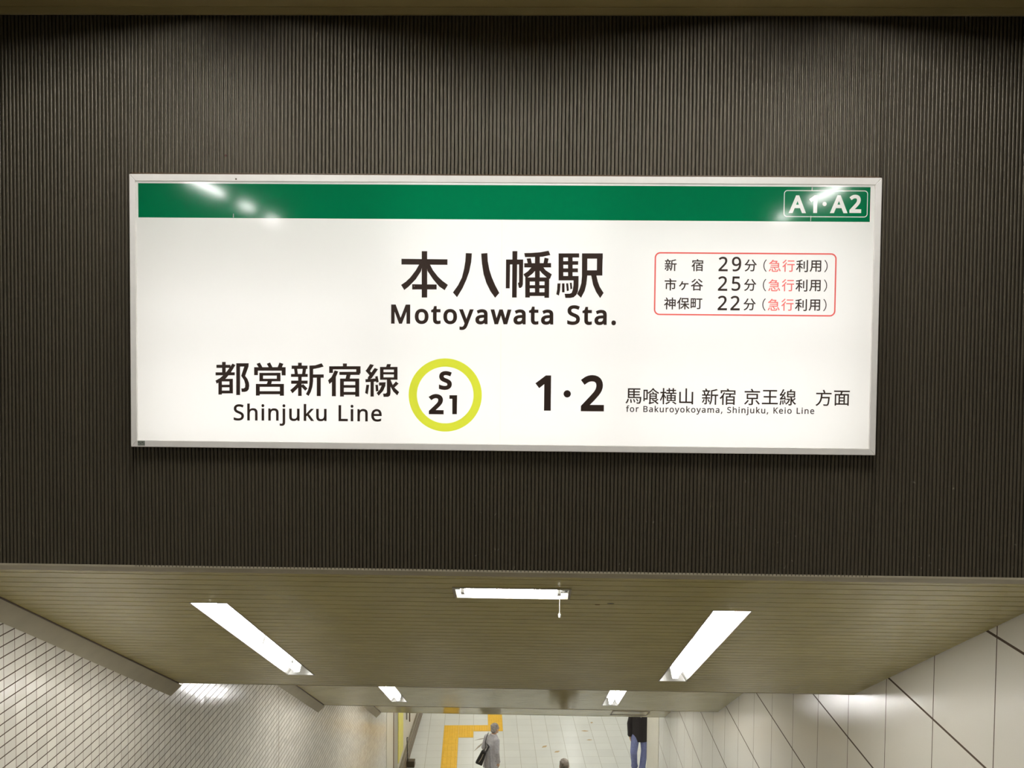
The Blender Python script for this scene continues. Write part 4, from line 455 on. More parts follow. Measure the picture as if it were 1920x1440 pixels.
'row0.0':'''6236 3765 6269 3742 6276 3741 6279 3744 6314 3797 6340 3857 6340 3867 6301 3878 6294 3877 6268 3822 6234 3772;6237 3995 6244 3989 6359 3988 6360 3942 6244 3940 6239 3935 6239 3893 6248 3887 6359 3886 6359 3740 6311 3739 6308 3736 6307 3730 6321 3691 6325 3687 6364 3688 6393 3694 6412 3712 6416 3737 6416 3886 6520 3887 6529 3893 6529 3935 6524 3940 6416 3942 6418 3989 6527 3989 6535 3992 6534 4039 6527 4042 6467 4042 6463 4045 6492 4119 6491 4126 6520 4127 6525 4130 6525 4176 6520 4179 6425 4179 6393 4241 6386 4245 6343 4234 6338 4229 6358 4180 6251 4179 6246 4172 6247 4130 6251 4127 6287 4126 6285 4119 6300 4077 6306 4045 6304 4042 6240 4041 6237 4034;6340 4122 6340 4127 6433 4126 6407 4045 6403 4042 6364 4042 6362 4045 6353 4087;6427 3854 6478 3755 6485 3753 6510 3768 6511 3765 6488 3719 6486 3712 6524 3681 6531 3680 6567 3748 6587 3822 6597 3900 6599 3981 6675 3981 6676 3684 6683 3677 6726 3677 6733 3680 6735 3981 6793 3982 6798 3985 6800 4034 6793 4039 6602 4039 6599 4041 6599 4137 6602 4142 6690 4159 6775 4184 6782 4190 6779 4197 6743 4229 6736 4232 6651 4205 6545 4183 6542 4176 6541 3907 6533 3840 6520 3789 6467 3880 6460 3880 6430 3864 6427 3861''',
'row0.1':'''7505 3914 7539 3871 7546 3874 7593 3921 7593 3680 7599 3674 7645 3674 7649 3677 7651 3684 7652 4003 7691 4076 7692 4038 7698 4032 7834 4031 7826 3988 7822 3986 7723 3986 7718 3981 7718 3677 7723 3674 7769 3674 7775 3680 7775 3705 7780 3708 7967 3708 7970 3705 7970 3684 7974 3677 8024 3677 8030 3684 8029 3981 8024 3986 7889 3986 7886 3989 7900 4031 8052 4031 8059 4034 8061 4081 8052 4088 8053 4183 8045 4189 7833 4189 7829 4190 7802 4244 7797 4246 7748 4234 7742 4229 7743 4222 7758 4190 7755 4189 7539 4188 7535 4180 7535 4081 7539 4074 7585 4074 7592 4076 7596 4135 7989 4135 7992 4134 7993 4088 7698 4087 7701 4098 7698 4103 7656 4117 7649 4116 7606 4039 7560 3977 7505 3921;7776 3763 7776 3824 7970 3822 7970 3765 7967 3762;7776 3877 7776 3932 7967 3932 7970 3928 7970 3879 7967 3876''',
'row0.2':'''9213 3683 8778 3683 8778 3767 8944 3944 9023 4031 9050 4068 9070 4104 9081 4140 9085 4179 9078 4222 9059 4252 9028 4270 8987 4277 8947 4273 8912 4261 8879 4242 8835 4210 8779 4284 8844 4331 8876 4348 8911 4360 8948 4368 8988 4371 9044 4365 9093 4348 9133 4321 9163 4284 9182 4238 9188 4184 9183 4132 9167 4083 9142 4036 9109 3991 9025 3898 8912 3781 9213 3781;9844 4075 9842 4018 9837 3962 9826 3907 9810 3855 9787 3807 9756 3765 9717 3729 9669 3702 9611 3685 9542 3680 9500 3682 9450 3691 9450 3786 9502 3774 9540 3771 9594 3776 9637 3790 9671 3813 9697 3843 9716 3880 9729 3923 9737 3971 9739 3989 9722 3973 9698 3956 9669 3943 9636 3935 9598 3933 9544 3939 9497 3957 9458 3988 9428 4030 9410 4081 9404 4142 9411 4209 9431 4266 9463 4313 9506 4347 9558 4368 9618 4375 9664 4370 9707 4356 9746 4332 9780 4299 9807 4257 9827 4205 9840 4145;9619 4282 9573 4274 9538 4249 9514 4206 9506 4143 9513 4091 9532 4053 9565 4029 9615 4021 9651 4025 9682 4037 9707 4055 9726 4078 9737 4103 9741 4128 9739 4155 9733 4183 9724 4210 9710 4234 9693 4254 9672 4269 9647 4279;10006 4005 10050 3967 10090 4001 10091 3976 10097 3970 10207 3969 10198 3918 10179 3864 10144 3810 10093 3768 10017 3731 10018 3724 10050 3681 10136 3722 10195 3774 10234 3835 10259 3904 10272 3969 10423 3969 10412 3814 10394 3753 10374 3748 10281 3751 10275 3745 10285 3720 10291 3695 10295 3691 10392 3690 10425 3696 10446 3712 10466 3756 10479 3850 10489 4016 10529 3976 10536 3973 10577 4012 10580 4019 10511 4086 10450 4163 10403 4246 10396 4250 10350 4232 10347 4224 10399 4131 10476 4030 10118 4030 10180 4113 10238 4224 10238 4232 10234 4235 10183 4249 10176 4245 10130 4152 10074 4077 10006 4016 10004 4012''',
'row0.3':'''10891 3965 10900 3880 10924 3803 10963 3734 11013 3674 11050 3693 11002 3751 10966 3816 10944 3887 10936 3965 10944 4044 10966 4115 11002 4180 11050 4238 11013 4257 10963 4197 10924 4128 10900 4051''',
'row0.4':'''12436 3802 12459 3763 12469 3760 12534 3842 12573 3915 12576 3680 12584 3675 12627 3675 12634 3679 12636 3903 12638 3904 12712 3831 12717 3829 12725 3833 12751 3874 12747 3882 12636 3975 12635 3979 12635 4008 12638 4010 12746 4010 12753 4015 12753 4062 12750 4066 12636 4069 12635 4166 12745 4202 12743 4213 12707 4248 12588 4214 12451 4189 12443 4184 12457 4144 12462 4138 12573 4155 12575 4072 12573 4067 12454 4067 12447 4062 12447 4018 12451 4011 12555 4010 12560 4008 12530 3943 12486 3874 12434 3813;12780 3831 12789 3826 12833 3826 12839 3831 12839 4170 12837 4177 12833 4179 12786 4179 12780 4173;12821 3723 12837 3680 12843 3673 12915 3674 12955 3681 12984 3705 12991 3745 12991 4231 12988 4238 12984 4240 12937 4240 12930 4234 12928 3737 12919 3734 12825 3734 12821 3730;13077 3720 13114 3689 13124 3691 13164 3752 13188 3814 13201 3877 13204 3879 13341 3878 13341 3705 13344 3698 13352 3696 13395 3696 13402 3702 13403 3878 13552 3878 13553 3763 13551 3756 13543 3753 13445 3753 13441 3749 13442 3742 13457 3698 13463 3695 13535 3695 13579 3702 13604 3721 13613 3763 13613 4217 13611 4224 13604 4226 13157 4226 13151 4224 13149 4217 13147 3932 13138 3860 13116 3792 13077 3731 13075 3723;13208 3938 13209 4022 13211 4025 13341 4023 13341 3939;13211 4084 13209 4087 13210 4166 13341 4166 13341 4084;13406 3937 13403 3943 13403 4022 13406 4025 13550 4025 13553 4022 13553 3940 13550 3937;13406 4084 13403 4087 13403 4166 13553 4166 13553 4087 13551 4084;13914 3961 13906 4047 13881 4124 13843 4192 13793 4253 13756 4234 13803 4176 13839 4111 13862 4039 13870 3961 13862 3883 13839 3811 13803 3747 13756 3689 13793 3670 13843 3730 13881 3799 13906 3876''',
'row1.0':'''6241 3179 6247 3174 6481 3174 6486 3171 6485 3107 6308 3107 6301 3104 6299 2831 6302 2824 6350 2823 6359 2828 6359 3044 6361 3048 6486 3047 6486 2761 6488 2756 6541 2754 6547 2761 6548 3048 6682 3047 6683 2888 6676 2883 6584 2882 6582 2874 6598 2828 6605 2825 6669 2826 6711 2833 6737 2853 6744 2888 6742 3104 6736 3107 6548 3107 6547 3171 6552 3174 6793 3175 6797 3182 6797 3225 6794 3232 6566 3233 6563 3234 6517 3322 6510 3326 6463 3312 6459 3306 6493 3235 6492 3233 6247 3233 6244 3231 6241 3225;6924 2970 6974 2943 7021 2992 7063 3048 7176 3047 7165 2977 7140 2917 7109 2873 7077 2843 7026 2811 7027 2802 7081 2769 7145 2818 7193 2882 7224 2960 7240 3047 7371 3047 7375 3052 7375 3101 7367 3108 7318 3105 7091 3105 7120 3183 7112 3189 7056 3200 7052 3196 7045 3158 7033 3123 7013 3084 6974 3031 6924 2981 6922 2974;7489 2991 7514 2952 7521 2947 7592 2981 7597 2981 7597 2765 7603 2758 7652 2758 7657 2765 7660 2783 7890 2783 7890 2765 7893 2760 7943 2759 7950 2761 7952 2768 7952 2977 8021 2947 8058 2991 8060 2998 8056 3004 7961 3046 7872 3106 7806 3172 7814 3186 7812 3192 7769 3220 7762 3215 7714 3151 7649 3091 7573 3041 7490 3004 7486 2998;7513 3168 7553 3133 7560 3134 7645 3201 7722 3282 7723 3291 7677 3311 7670 3311 7599 3239 7514 3178;7649 3015 7647 3016 7708 3062 7769 3125 7833 3063 7894 3016;7660 2837 7657 2843 7659 2959 7890 2959 7890 2839;7818 3282 7911 3206 7985 3135 7992 3135 8035 3168 8031 3177 7957 3244 7865 3316 7858 3316 7822 3291 7819 3288''',
'row1.1':'''9207 2760 8769 2760 8769 2844 8936 3021 9016 3109 9043 3146 9063 3182 9075 3218 9079 3257 9072 3300 9052 3330 9021 3348 8980 3355 8940 3351 8905 3339 8871 3321 8827 3288 8771 3362 8836 3410 8868 3426 8903 3438 8940 3446 8980 3449 9037 3443 9086 3427 9127 3399 9157 3362 9176 3316 9182 3262 9177 3210 9161 3161 9136 3114 9103 3069 9018 2975 8904 2858 9207 2858;9610 3192 9670 3187 9723 3169 9767 3139 9800 3099 9820 3048 9827 2989 9819 2923 9798 2866 9762 2820 9714 2787 9655 2766 9587 2760 9540 2762 9495 2769 9456 2781 9416 2800 9416 2903 9467 2877 9506 2864 9548 2856 9587 2853 9628 2857 9662 2867 9689 2884 9709 2909 9722 2940 9726 2980 9717 3032 9693 3069 9650 3092 9584 3100 9531 3096 9478 3086 9430 3118 9455 3444 9784 3444 9784 3346 9541 3346 9528 3185 9553 3189;9998 3084 10043 3046 10082 3080 10084 3055 10089 3049 10199 3048 10191 2998 10172 2944 10137 2890 10086 2847 10010 2811 10010 2803 10043 2761 10129 2802 10188 2854 10227 2915 10251 2983 10265 3048 10415 3048 10405 2893 10386 2832 10367 2827 10273 2831 10268 2825 10278 2800 10284 2775 10288 2771 10385 2769 10417 2776 10439 2792 10458 2836 10471 2929 10481 3095 10522 3055 10529 3052 10569 3091 10572 3099 10504 3166 10443 3243 10395 3326 10388 3329 10343 3311 10339 3304 10392 3210 10468 3109 10110 3109 10173 3192 10230 3304 10230 3311 10226 3314 10176 3328 10169 3324 10123 3232 10067 3156 9999 3095 9996 3091''',
'row1.2':'''10884 3045 10893 2960 10918 2883 10956 2814 11006 2754 11043 2773 10995 2831 10959 2895 10937 2967 10929 3045 10937 3124 10959 3195 10995 3260 11043 3318 11006 3337 10956 3277 10918 3208 10893 3131''',
'row1.3':'''12431 2883 12454 2843 12463 2840 12528 2922 12568 2995 12570 2760 12579 2755 12622 2755 12629 2760 12631 2984 12633 2985 12706 2912 12712 2909 12719 2914 12746 2955 12741 2962 12631 3056 12630 3059 12630 3088 12633 3090 12741 3090 12748 3095 12748 3142 12744 3147 12630 3149 12630 3247 12740 3283 12737 3293 12701 3328 12582 3294 12445 3270 12437 3265 12451 3225 12456 3219 12568 3236 12570 3153 12568 3148 12449 3148 12442 3142 12442 3099 12445 3092 12550 3090 12555 3088 12524 3023 12481 2955 12429 2894;12775 2912 12784 2907 12827 2907 12833 2912 12834 3250 12831 3257 12827 3259 12780 3259 12775 3254;12816 2804 12832 2760 12838 2754 12910 2755 12950 2762 12978 2786 12985 2825 12985 3311 12983 3319 12978 3321 12932 3321 12925 3315 12923 2818 12914 2814 12820 2814 12816 2811;13072 2801 13109 2770 13119 2772 13159 2833 13183 2894 13196 2958 13199 2960 13336 2959 13336 2786 13339 2779 13347 2777 13390 2777 13397 2783 13399 2959 13547 2959 13548 2844 13546 2837 13538 2834 13441 2834 13436 2830 13437 2822 13453 2779 13459 2775 13531 2776 13574 2783 13599 2801 13608 2844 13608 3298 13606 3305 13599 3307 13152 3307 13146 3305 13144 3298 13142 3013 13133 2941 13111 2873 13072 2812 13070 2804;13203 3019 13204 3103 13206 3106 13336 3104 13336 3020;13206 3164 13204 3168 13205 3247 13336 3247 13336 3164;13401 3018 13398 3024 13398 3103 13401 3106 13545 3106 13548 3103 13548 3020 13545 3018;13401 3164 13398 3168 13398 3247 13548 3247 13548 3168 13546 3164;13910 3042 13901 3128 13877 3205 13838 3273 13788 3334 13751 3315 13799 3257 13835 3192 13857 3120 13865 3042 13857 2964 13835 2892 13799 2828 13751 2770 13788 2751 13838 2811 13877 2880 13901 2957''',
'row2.0':'''6233 2079 6252 2037 6259 2034 6323 2088 6326 2086 6326 1863 6330 1857 6376 1856 6382 1863 6383 2102 6436 2041 6443 2044 6468 2078 6470 2001 6475 1995 6521 1995 6525 2001 6526 2019 6528 2023 6595 2022 6595 1863 6603 1856 6649 1857 6654 1863 6655 2022 6723 2023 6726 2005 6734 1999 6776 1999 6783 2005 6783 2324 6776 2329 6656 2329 6652 2422 6645 2424 6599 2423 6595 2416 6595 2331 6479 2329 6470 2323 6468 2092 6394 2168 6432 2228 6464 2299 6436 2322 6397 2321 6391 2323 6408 2335 6410 2338 6410 2345 6355 2420 6351 2423 6344 2423 6309 2402 6306 2394 6355 2323 6351 2321 6248 2320 6243 2313 6243 2270 6252 2265 6389 2263 6351 2202 6295 2139 6233 2090;6528 2079 6526 2083 6526 2146 6528 2150 6592 2150 6595 2146 6595 2079;6528 2204 6526 2210 6526 2270 6528 2274 6592 2274 6595 2270 6595 2207 6592 2204;6656 2079 6656 2150 6723 2150 6726 2146 6724 2079;6656 2205 6656 2274 6723 2274 6726 2270 6725 2207 6723 2204;6846 2177 6870 2135 6878 2132 6931 2194 6933 2191 6934 1869 6942 1864 6988 1865 6991 1873 6991 2280 7025 2344 7052 2411 7048 2415 7006 2429 6999 2427 6953 2333 6903 2255 6845 2188;6997 1929 7030 1890 7038 1889 7098 1933 7154 1989 7186 2031 7189 2025 7190 1868 7197 1862 7243 1862 7249 1869 7250 2035 7283 1989 7335 1933 7392 1889 7401 1890 7432 1926 7434 1933 7432 1936 7374 1976 7321 2028 7284 2078 7413 2080 7418 2089 7416 2133 7409 2136 7254 2136 7249 2138 7250 2196 7378 2196 7385 2201 7385 2393 7383 2400 7378 2403 7066 2403 7060 2400 7058 2393 7059 2201 7066 2196 7189 2195 7189 2138 7186 2136 7016 2134 7014 2128 7014 2089 7016 2082 7020 2080 7154 2078 7115 2028 7059 1976 6999 1937;7119 2251 7116 2255 7117 2347 7325 2347 7324 2251;7491 1927 7496 1924 7539 1924 7543 1931 7543 1966 7546 1970 7730 1970 7736 1973 7738 2384 7733 2393 7496 2394 7491 2391;7546 2025 7543 2030 7544 2157 7585 2158 7587 2154 7587 2026;7546 2213 7543 2218 7544 2338 7585 2339 7587 2334 7587 2214;7638 2025 7637 2157 7680 2158 7683 2154 7682 2026;7638 2213 7637 2338 7680 2339 7683 2334 7682 2214;7753 2331 7758 2328 7893 2328 7895 2324 7895 1948 7893 1942 7886 1939 7787 1940 7780 1934 7796 1888 7801 1882 7875 1882 7921 1889 7948 1909 7955 1948 7955 2324 7957 2328 8038 2329 8041 2334 8041 2380 8034 2387 7758 2387 7751 2380''',
'row2.1':'''9212 1838 8770 1838 8770 1923 8939 2100 9019 2188 9047 2225 9066 2260 9078 2297 9082 2336 9075 2379 9055 2409 9024 2428 8983 2434 8942 2430 8907 2419 8873 2400 8829 2367 8772 2441 8838 2489 8870 2505 8905 2518 8943 2526 8983 2528 9040 2523 9090 2506 9130 2479 9161 2441 9180 2395 9186 2341 9181 2289 9165 2240 9139 2193 9106 2148 9021 2054 8906 1937 9212 1937;9814 1838 9373 1838 9373 1923 9541 2100 9621 2188 9649 2225 9669 2260 9680 2297 9684 2336 9677 2379 9657 2409 9626 2428 9585 2434 9545 2430 9509 2418 9476 2400 9431 2367 9375 2441 9440 2489 9473 2505 9508 2518 9545 2526 9585 2528 9643 2523 9692 2506 9732 2478 9763 2441 9782 2395 9788 2341 9783 2288 9767 2239 9741 2193 9708 2148 9623 2054 9509 1936 9814 1936;9991 2162 10035 2124 10075 2158 10076 2133 10082 2127 10192 2126 10183 2076 10164 2022 10129 1968 10078 1925 10002 1888 10003 1881 10035 1839 10122 1880 10180 1932 10219 1993 10244 2061 10257 2126 10408 2126 10397 1971 10379 1910 10359 1905 10266 1909 10260 1903 10270 1878 10276 1852 10280 1849 10377 1847 10410 1854 10431 1870 10451 1914 10464 2007 10474 2173 10514 2133 10521 2130 10562 2169 10565 2177 10496 2244 10435 2321 10388 2403 10381 2407 10335 2389 10332 2382 10385 2288 10461 2187 10103 2187 10166 2270 10223 2382 10223 2389 10219 2392 10168 2406 10161 2402 10115 2310 10059 2234 9991 2173 9989 2169''',
'row2.2':'''10877 2124 10886 2038 10911 1961 10949 1892 10999 1832 11036 1851 10988 1909 10953 1974 10930 2045 10922 2124 10930 2202 10953 2273 10988 2338 11036 2396 10999 2415 10949 2355 10911 2286 10886 2209''',
'row2.3':'''12425 1962 12448 1922 12458 1919 12523 2002 12562 2074 12565 1839 12573 1834 12616 1834 12624 1839 12625 2063 12627 2064 12701 1991 12706 1988 12714 1993 12740 2034 12736 2041 12625 2135 12624 2138 12625 2167 12627 2169 12735 2169 12742 2174 12743 2221 12739 2226 12625 2228 12625 2326 12734 2362 12732 2372 12696 2407 12577 2373 12440 2349 12432 2344 12446 2304 12451 2298 12563 2315 12564 2232 12562 2227 12444 2227 12437 2221 12436 2178 12440 2171 12544 2169 12549 2167 12519 2102 12475 2034 12423 1973;12769 1991 12779 1986 12822 1986 12828 1991 12828 2329 12826 2336 12822 2338 12775 2338 12769 2333;12810 1883 12826 1839 12833 1833 12905 1834 12944 1841 12973 1865 12980 1904 12980 2390 12977 2398 12973 2400 12926 2400 12919 2394 12917 1897 12908 1893 12815 1893 12810 1890;13067 1880 13104 1849 13114 1851 13155 1912 13178 1974 13191 2037 13194 2039 13331 2039 13331 1866 13334 1858 13342 1857 13385 1857 13392 1862 13394 2039 13543 2039 13543 1923 13541 1916 13533 1913 13436 1913 13431 1909 13432 1902 13448 1858 13454 1855 13526 1855 13569 1862 13594 1881 13603 1923 13603 2377 13601 2384 13594 2386 13148 2386 13142 2384 13139 2377 13137 2093 13128 2021 13106 1952 13067 1891 13065 1884;13198 2098 13199 2183 13202 2185 13331 2184 13331 2099;13202 2244 13199 2247 13200 2327 13331 2327 13331 2244;13396 2097 13393 2103 13393 2183 13396 2185 13540 2185 13543 2183 13543 2100 13540 2097;13396 2244 13393 2247 13393 2327 13543 2327 13543 2247 13541 2244;13906 2122 13897 2207 13872 2284 13834 2353 13784 2413 13747 2394 13794 2336 13830 2272 13853 2200 13861 2122 13853 2043 13830 1972 13794 1907 13747 1849 13784 1830 13834 1890 13872 1959 13897 2036''',
'platform_numbers.0':'''902 -3029 579 -3029 579 -1874 580 -1766 581 -1759 559 -1776 338 -1954 154 -1721 651 -1340 902 -1340''',
'platform_numbers.1':'''1855 -2213 1854 -2190 1849 -2168 1842 -2146 1832 -2126 1819 -2107 1804 -2090 1787 -2075 1768 -2063 1748 -2053 1726 -2045 1704 -2041 1682 -2039 1659 -2041 1637 -2045 1615 -2053 1595 -2063 1576 -2075 1559 -2090 1544 -2107 1531 -2126 1521 -2146 1514 -2168 1510 -2190 1508 -2213 1510 -2235 1514 -2258 1521 -2279 1531 -2300 1544 -2318 1559 -2335 1576 -2350 1595 -2363 1615 -2373 1637 -2380 1659 -2385 1682 -2386 1704 -2385 1726 -2380 1748 -2373 1768 -2363 1787 -2350 1804 -2335 1819 -2318 1832 -2300 1842 -2279 1849 -2258 1854 -2235''',
'platform_numbers.2':'''3440 -3037 2340 -3037 2340 -2782 2744 -2345 2930 -2135 2992 -2049 3036 -1968 3061 -1888 3069 -1802 3055 -1711 3017 -1652 2955 -1615 2869 -1601 2782 -1610 2706 -1635 2632 -1678 2503 -1775 2329 -1540 2514 -1402 2594 -1360 2680 -1329 2773 -1309 2872 -1302 3012 -1316 3136 -1359 3239 -1431 3316 -1529 3365 -1650 3380 -1788 3367 -1923 3327 -2048 3265 -2165 3185 -2278 2984 -2506 2774 -2727 3440 -2727''',
'express.0':'''11148 3714 11191 3692 11198 3692 11232 3754 11259 3811 11258 3818 11219 3836 11212 3836 11183 3775 11149 3721;11153 4071 11190 4033 11226 4057 11237 4051 11578 4049 11578 4013 11576 4009 11244 4009 11238 4006 11237 3970 11241 3963 11577 3962 11578 3923 11576 3920 11223 3920 11217 3916 11217 3876 11219 3872 11395 3871 11398 3869 11376 3854 11376 3847 11424 3797 11464 3745 11471 3747 11507 3771 11509 3775 11470 3826 11425 3869 11428 3872 11626 3872 11633 3876 11632 4096 11626 4098 11515 4099 11562 4171 11561 4176 11529 4198 11359 4196 11377 4229 11377 4233 11323 4244 11282 4186 11228 4128 11154 4074;11277 4099 11323 4148 11483 4146 11449 4099;11284 3732 11287 3711 11301 3692 11331 3681 11377 3678 11518 3678 11554 3682 11582 3700 11596 3728 11603 3775 11597 3781 11554 3796 11551 3793 11546 3750 11536 3734 11518 3730 11381 3730 11345 3733 11338 3746 11337 3836 11331 3839 11287 3839 11282 3833;11593 3829 11632 3764 11662 3699 11669 3699 11712 3718 11712 3725 11682 3786 11640 3852 11633 3853 11594 3837;11788 3927 11818 3891 11825 3888 11886 3944 11888 3682 11893 3678 11940 3679 11943 3685 11943 4006 12011 4103 11965 4122 11960 4121 11907 4049 11850 3988 11789 3936 11785 3930;11792 4114 11818 4078 11821 4074 11826 4074 11912 4146 11984 4225 11987 4233 11936 4253 11872 4182 11796 4121;12011 3995 12213 3994 12216 3991 12216 3746 12214 3739 12203 3736 12109 3737 12104 3732 12119 3685 12123 3682 12195 3682 12242 3690 12266 3710 12272 3743 12272 3991 12275 3994 12361 3994 12365 3999 12364 4045 12358 4048 12015 4048 12010 4045 12009 4042;12036 4168 12041 4163 12343 4163 12348 4168 12348 4211 12343 4217 12041 4217 12036 4211''',
'express.1':'''11141 2794 11184 2772 11191 2772 11226 2834 11252 2891 11252 2898 11212 2916 11205 2916 11177 2855 11143 2801;11146 3150 11184 3113 11220 3137 11230 3131 11571 3129 11571 3093 11569 3089 11238 3089 11231 3086 11231 3050 11234 3043 11570 3042 11571 3003 11569 3000 11216 3000 11210 2996 11210 2956 11213 2952 11389 2951 11391 2949 11369 2934 11369 2927 11418 2877 11457 2825 11465 2827 11501 2851 11502 2855 11463 2906 11419 2949 11421 2952 11619 2952 11626 2956 11626 3176 11619 3178 11509 3179 11556 3251 11555 3256 11522 3278 11353 3276 11371 3309 11370 3313 11317 3324 11276 3266 11221 3208 11148 3154;11270 3179 11317 3228 11476 3226 11443 3179;11277 2812 11281 2791 11295 2772 11324 2761 11371 2758 11511 2758 11547 2762 11576 2780 11590 2808 11596 2855 11591 2861 11547 2876 11545 2873 11540 2830 11529 2814 11511 2810 11375 2810 11339 2813 11331 2826 11330 2916 11324 2919 11281 2919 11276 2913;11586 2909 11626 2844 11655 2779 11663 2779 11706 2798 11705 2805 11676 2866 11634 2932 11627 2933 11587 2917;11782 3007 11812 2971 11819 2969 11880 3024 11882 2762 11887 2759 11934 2759 11937 2766 11937 3086 12005 3183 11959 3202 11954 3201 11901 3129 11844 3068 11783 3017 11779 3010;11786 3194 11812 3158 11815 3154 11820 3154 11906 3226 11978 3306 11981 3313 11930 3334 11866 3263 11790 3201;12005 3075 12208 3074 12210 3072 12210 2827 12208 2820 12197 2816 12103 2817 12098 2812 12113 2766 12117 2762 12190 2763 12236 2770 12260 2791 12266 2823 12266 3072 12269 3074 12355 3074 12359 3079 12358 3126 12352 3128 12009 3128 12004 3126 12003 3122;12030 3248 12035 3243 12337 3243 12342 3248 12342 3291 12337 3297 12035 3297 12030 3291''',
'express.2':'''11135 1872 11178 1851 11185 1851 11219 1912 11246 1970 11245 1977 11206 1995 11199 1994 11170 1934 11136 1880;11140 2229 11177 2191 11213 2216 11224 2209 11565 2207 11565 2171 11563 2167 11231 2167 11225 2164 11224 2128 11228 2122 11564 2121 11565 2081 11563 2079 11210 2079 11204 2074 11204 2034 11206 2031 11382 2030 11385 2027 11363 2013 11363 2006 11411 1955 11451 1904 11458 1905 11494 1929 11496 1934 11457 1984 11412 2027 11415 2030 11613 2030 11620 2034 11619 2254 11613 2257 11502 2258 11549 2330 11548 2335 11516 2356 11346 2355 11364 2387 11364 2391 11310 2403 11269 2344 11215 2287 11141 2233;11264 2257 11310 2307 11470 2305 11436 2257;11271 1890 11274 1869 11288 1851 11318 1840 11364 1837 11505 1837 11541 1841 11569 1858 11583 1887 11590 1934 11584 1939 11541 1954 11538 1952 11533 1908 11523 1892 11505 1889 11368 1888 11332 1892 11325 1905 11324 1995 11318 1997 11274 1997 11269 1991;11580 1988 11619 1923 11649 1858 11656 1857 11699 1876 11699 1883 11670 1944 11627 2011 11620 2011 11581 1996;11776 2086 11806 2050 11813 2047 11874 2103 11876 1841 11881 1837 11928 1838 11931 1844 11931 2165 11999 2262 11953 2281 11948 2280 11895 2208 11838 2147 11777 2095 11774 2089;11780 2273 11806 2237 11809 2233 11814 2233 11900 2305 11972 2384 11975 2392 11924 2413 11860 2341 11784 2280;11999 2154 12202 2153 12204 2150 12204 1905 12202 1898 12191 1895 12097 1896 12092 1891 12107 1844 12112 1841 12184 1841 12230 1849 12254 1869 12260 1902 12260 2150 12263 2153 12349 2153 12353 2158 12352 2204 12346 2207 12003 2207 11998 2204 11998 2201;12024 2327 12029 2322 12331 2322 12336 2327 12336 2370 12331 2376 12029 2376 12024 2370''',
}
# ------------------------------------------------------------------ the ribbed wall over the stairs
SX0, SX1, SZ0, SZ1 = -1.9362, 1.6338, -0.4983, 0.8106       # outer edge of the sign frame
def rib_wall():
    P = 0.01825
    prof = ((0.0, 0.0115), (0.0024, 0.0110), (0.0030, 0.0022), (0.0045, 0.0009), (0.0070, 0.0001), (0.0091, 0.0), (0.0095, 0.0),
            (0.0112, 0.0001), (0.0137, 0.0009), (0.0153, 0.0022), (0.0159, 0.0110))
    mb = MB()
    n0, n1 = int(-5.0/P)-1, int(4.8/P)+1
    xs = [(k*P + a, YW + b) for k in range(n0, n1) for a, b in prof]
    hx0, hx1 = SX0-0.008, SX1+0.008
    hz0, hz1 = SZ0-0.004, SZ1+0.010
    def piece(a, b, z0, z1, lo=0.0, hi=0.0):
        # lo / hi: how far the sheet stands forward of the wall line at its lower and upper edge
        def ry(x):
            t = x % P
            q = list(prof) + [(P, prof[0][1])]
            for (u, v), (u2, v2) in zip(q[:-1], q[1:]):
                if u <= t <= u2: return YW + v + (v2-v)*(t-u)/max(u2-u, 1e-9)
            return YW
        pts = [(a, ry(a))] + [p for p in xs if a+1e-6 < p[0] < b-1e-6] + [(b, ry(b))]
        o = len(mb.v); n = len(pts)
        mb.v += [(x, y-lo, z0) for x, y in pts] + [(x, y-hi, z1) for x, y in pts]
        for i in range(n-1):
            p, r = pts[i], pts[i+1]
            if max(p[1], r[1]) - YW > 0.004:      # groove faces keep their own corners so the lips stay crisp
                mb.quad((p[0], p[1]-lo, z0), (r[0], r[1]-lo, z0), (r[0], r[1]-hi, z1), (p[0], p[1]-hi, z1))
            else:
                mb.f.append([o+i, o+i+1, o+n+i+1, o+n+i]); mb.m.append(0)
    X0, X1 = n0*P, n1*P
    piece(X0, hx0, ZB, ZT+0.02); piece(hx1, X1, ZB, ZT+0.02)
    piece(hx0, hx1, ZB, hz0, 0.0, 0.012); piece(hx0, hx1, hz1, ZT+0.02, 0.020, 0.002)
    for a, z0, z1, lo, hi in ((hx0, ZB, hz0, 0, .012), (hx1, ZB, hz0, 0, .012), (hx0, hz1, ZT+.02, .020, .002), (hx1, hz1, ZT+.02, .020, .002)):
        mb.quad((a, YW-lo, z0), (a, YW+.013, z0), (a, YW+.013, z1), (a, YW-hi, z1))
    # backing sheet a little behind, with the sign opening left free
    for a, b, z0, z1 in ((X0, hx0, ZB, ZT+.02), (hx1, X1, ZB, ZT+.02), (hx0, hx1, ZB, hz0), (hx0, hx1, hz1, ZT+.02)):
        mb.box(a, b, YW+0.0125, YW+0.03, z0, z1)
    return struct('wall_front', mb, M['rib'], recalc=False, smooth=True)
rib_wall()

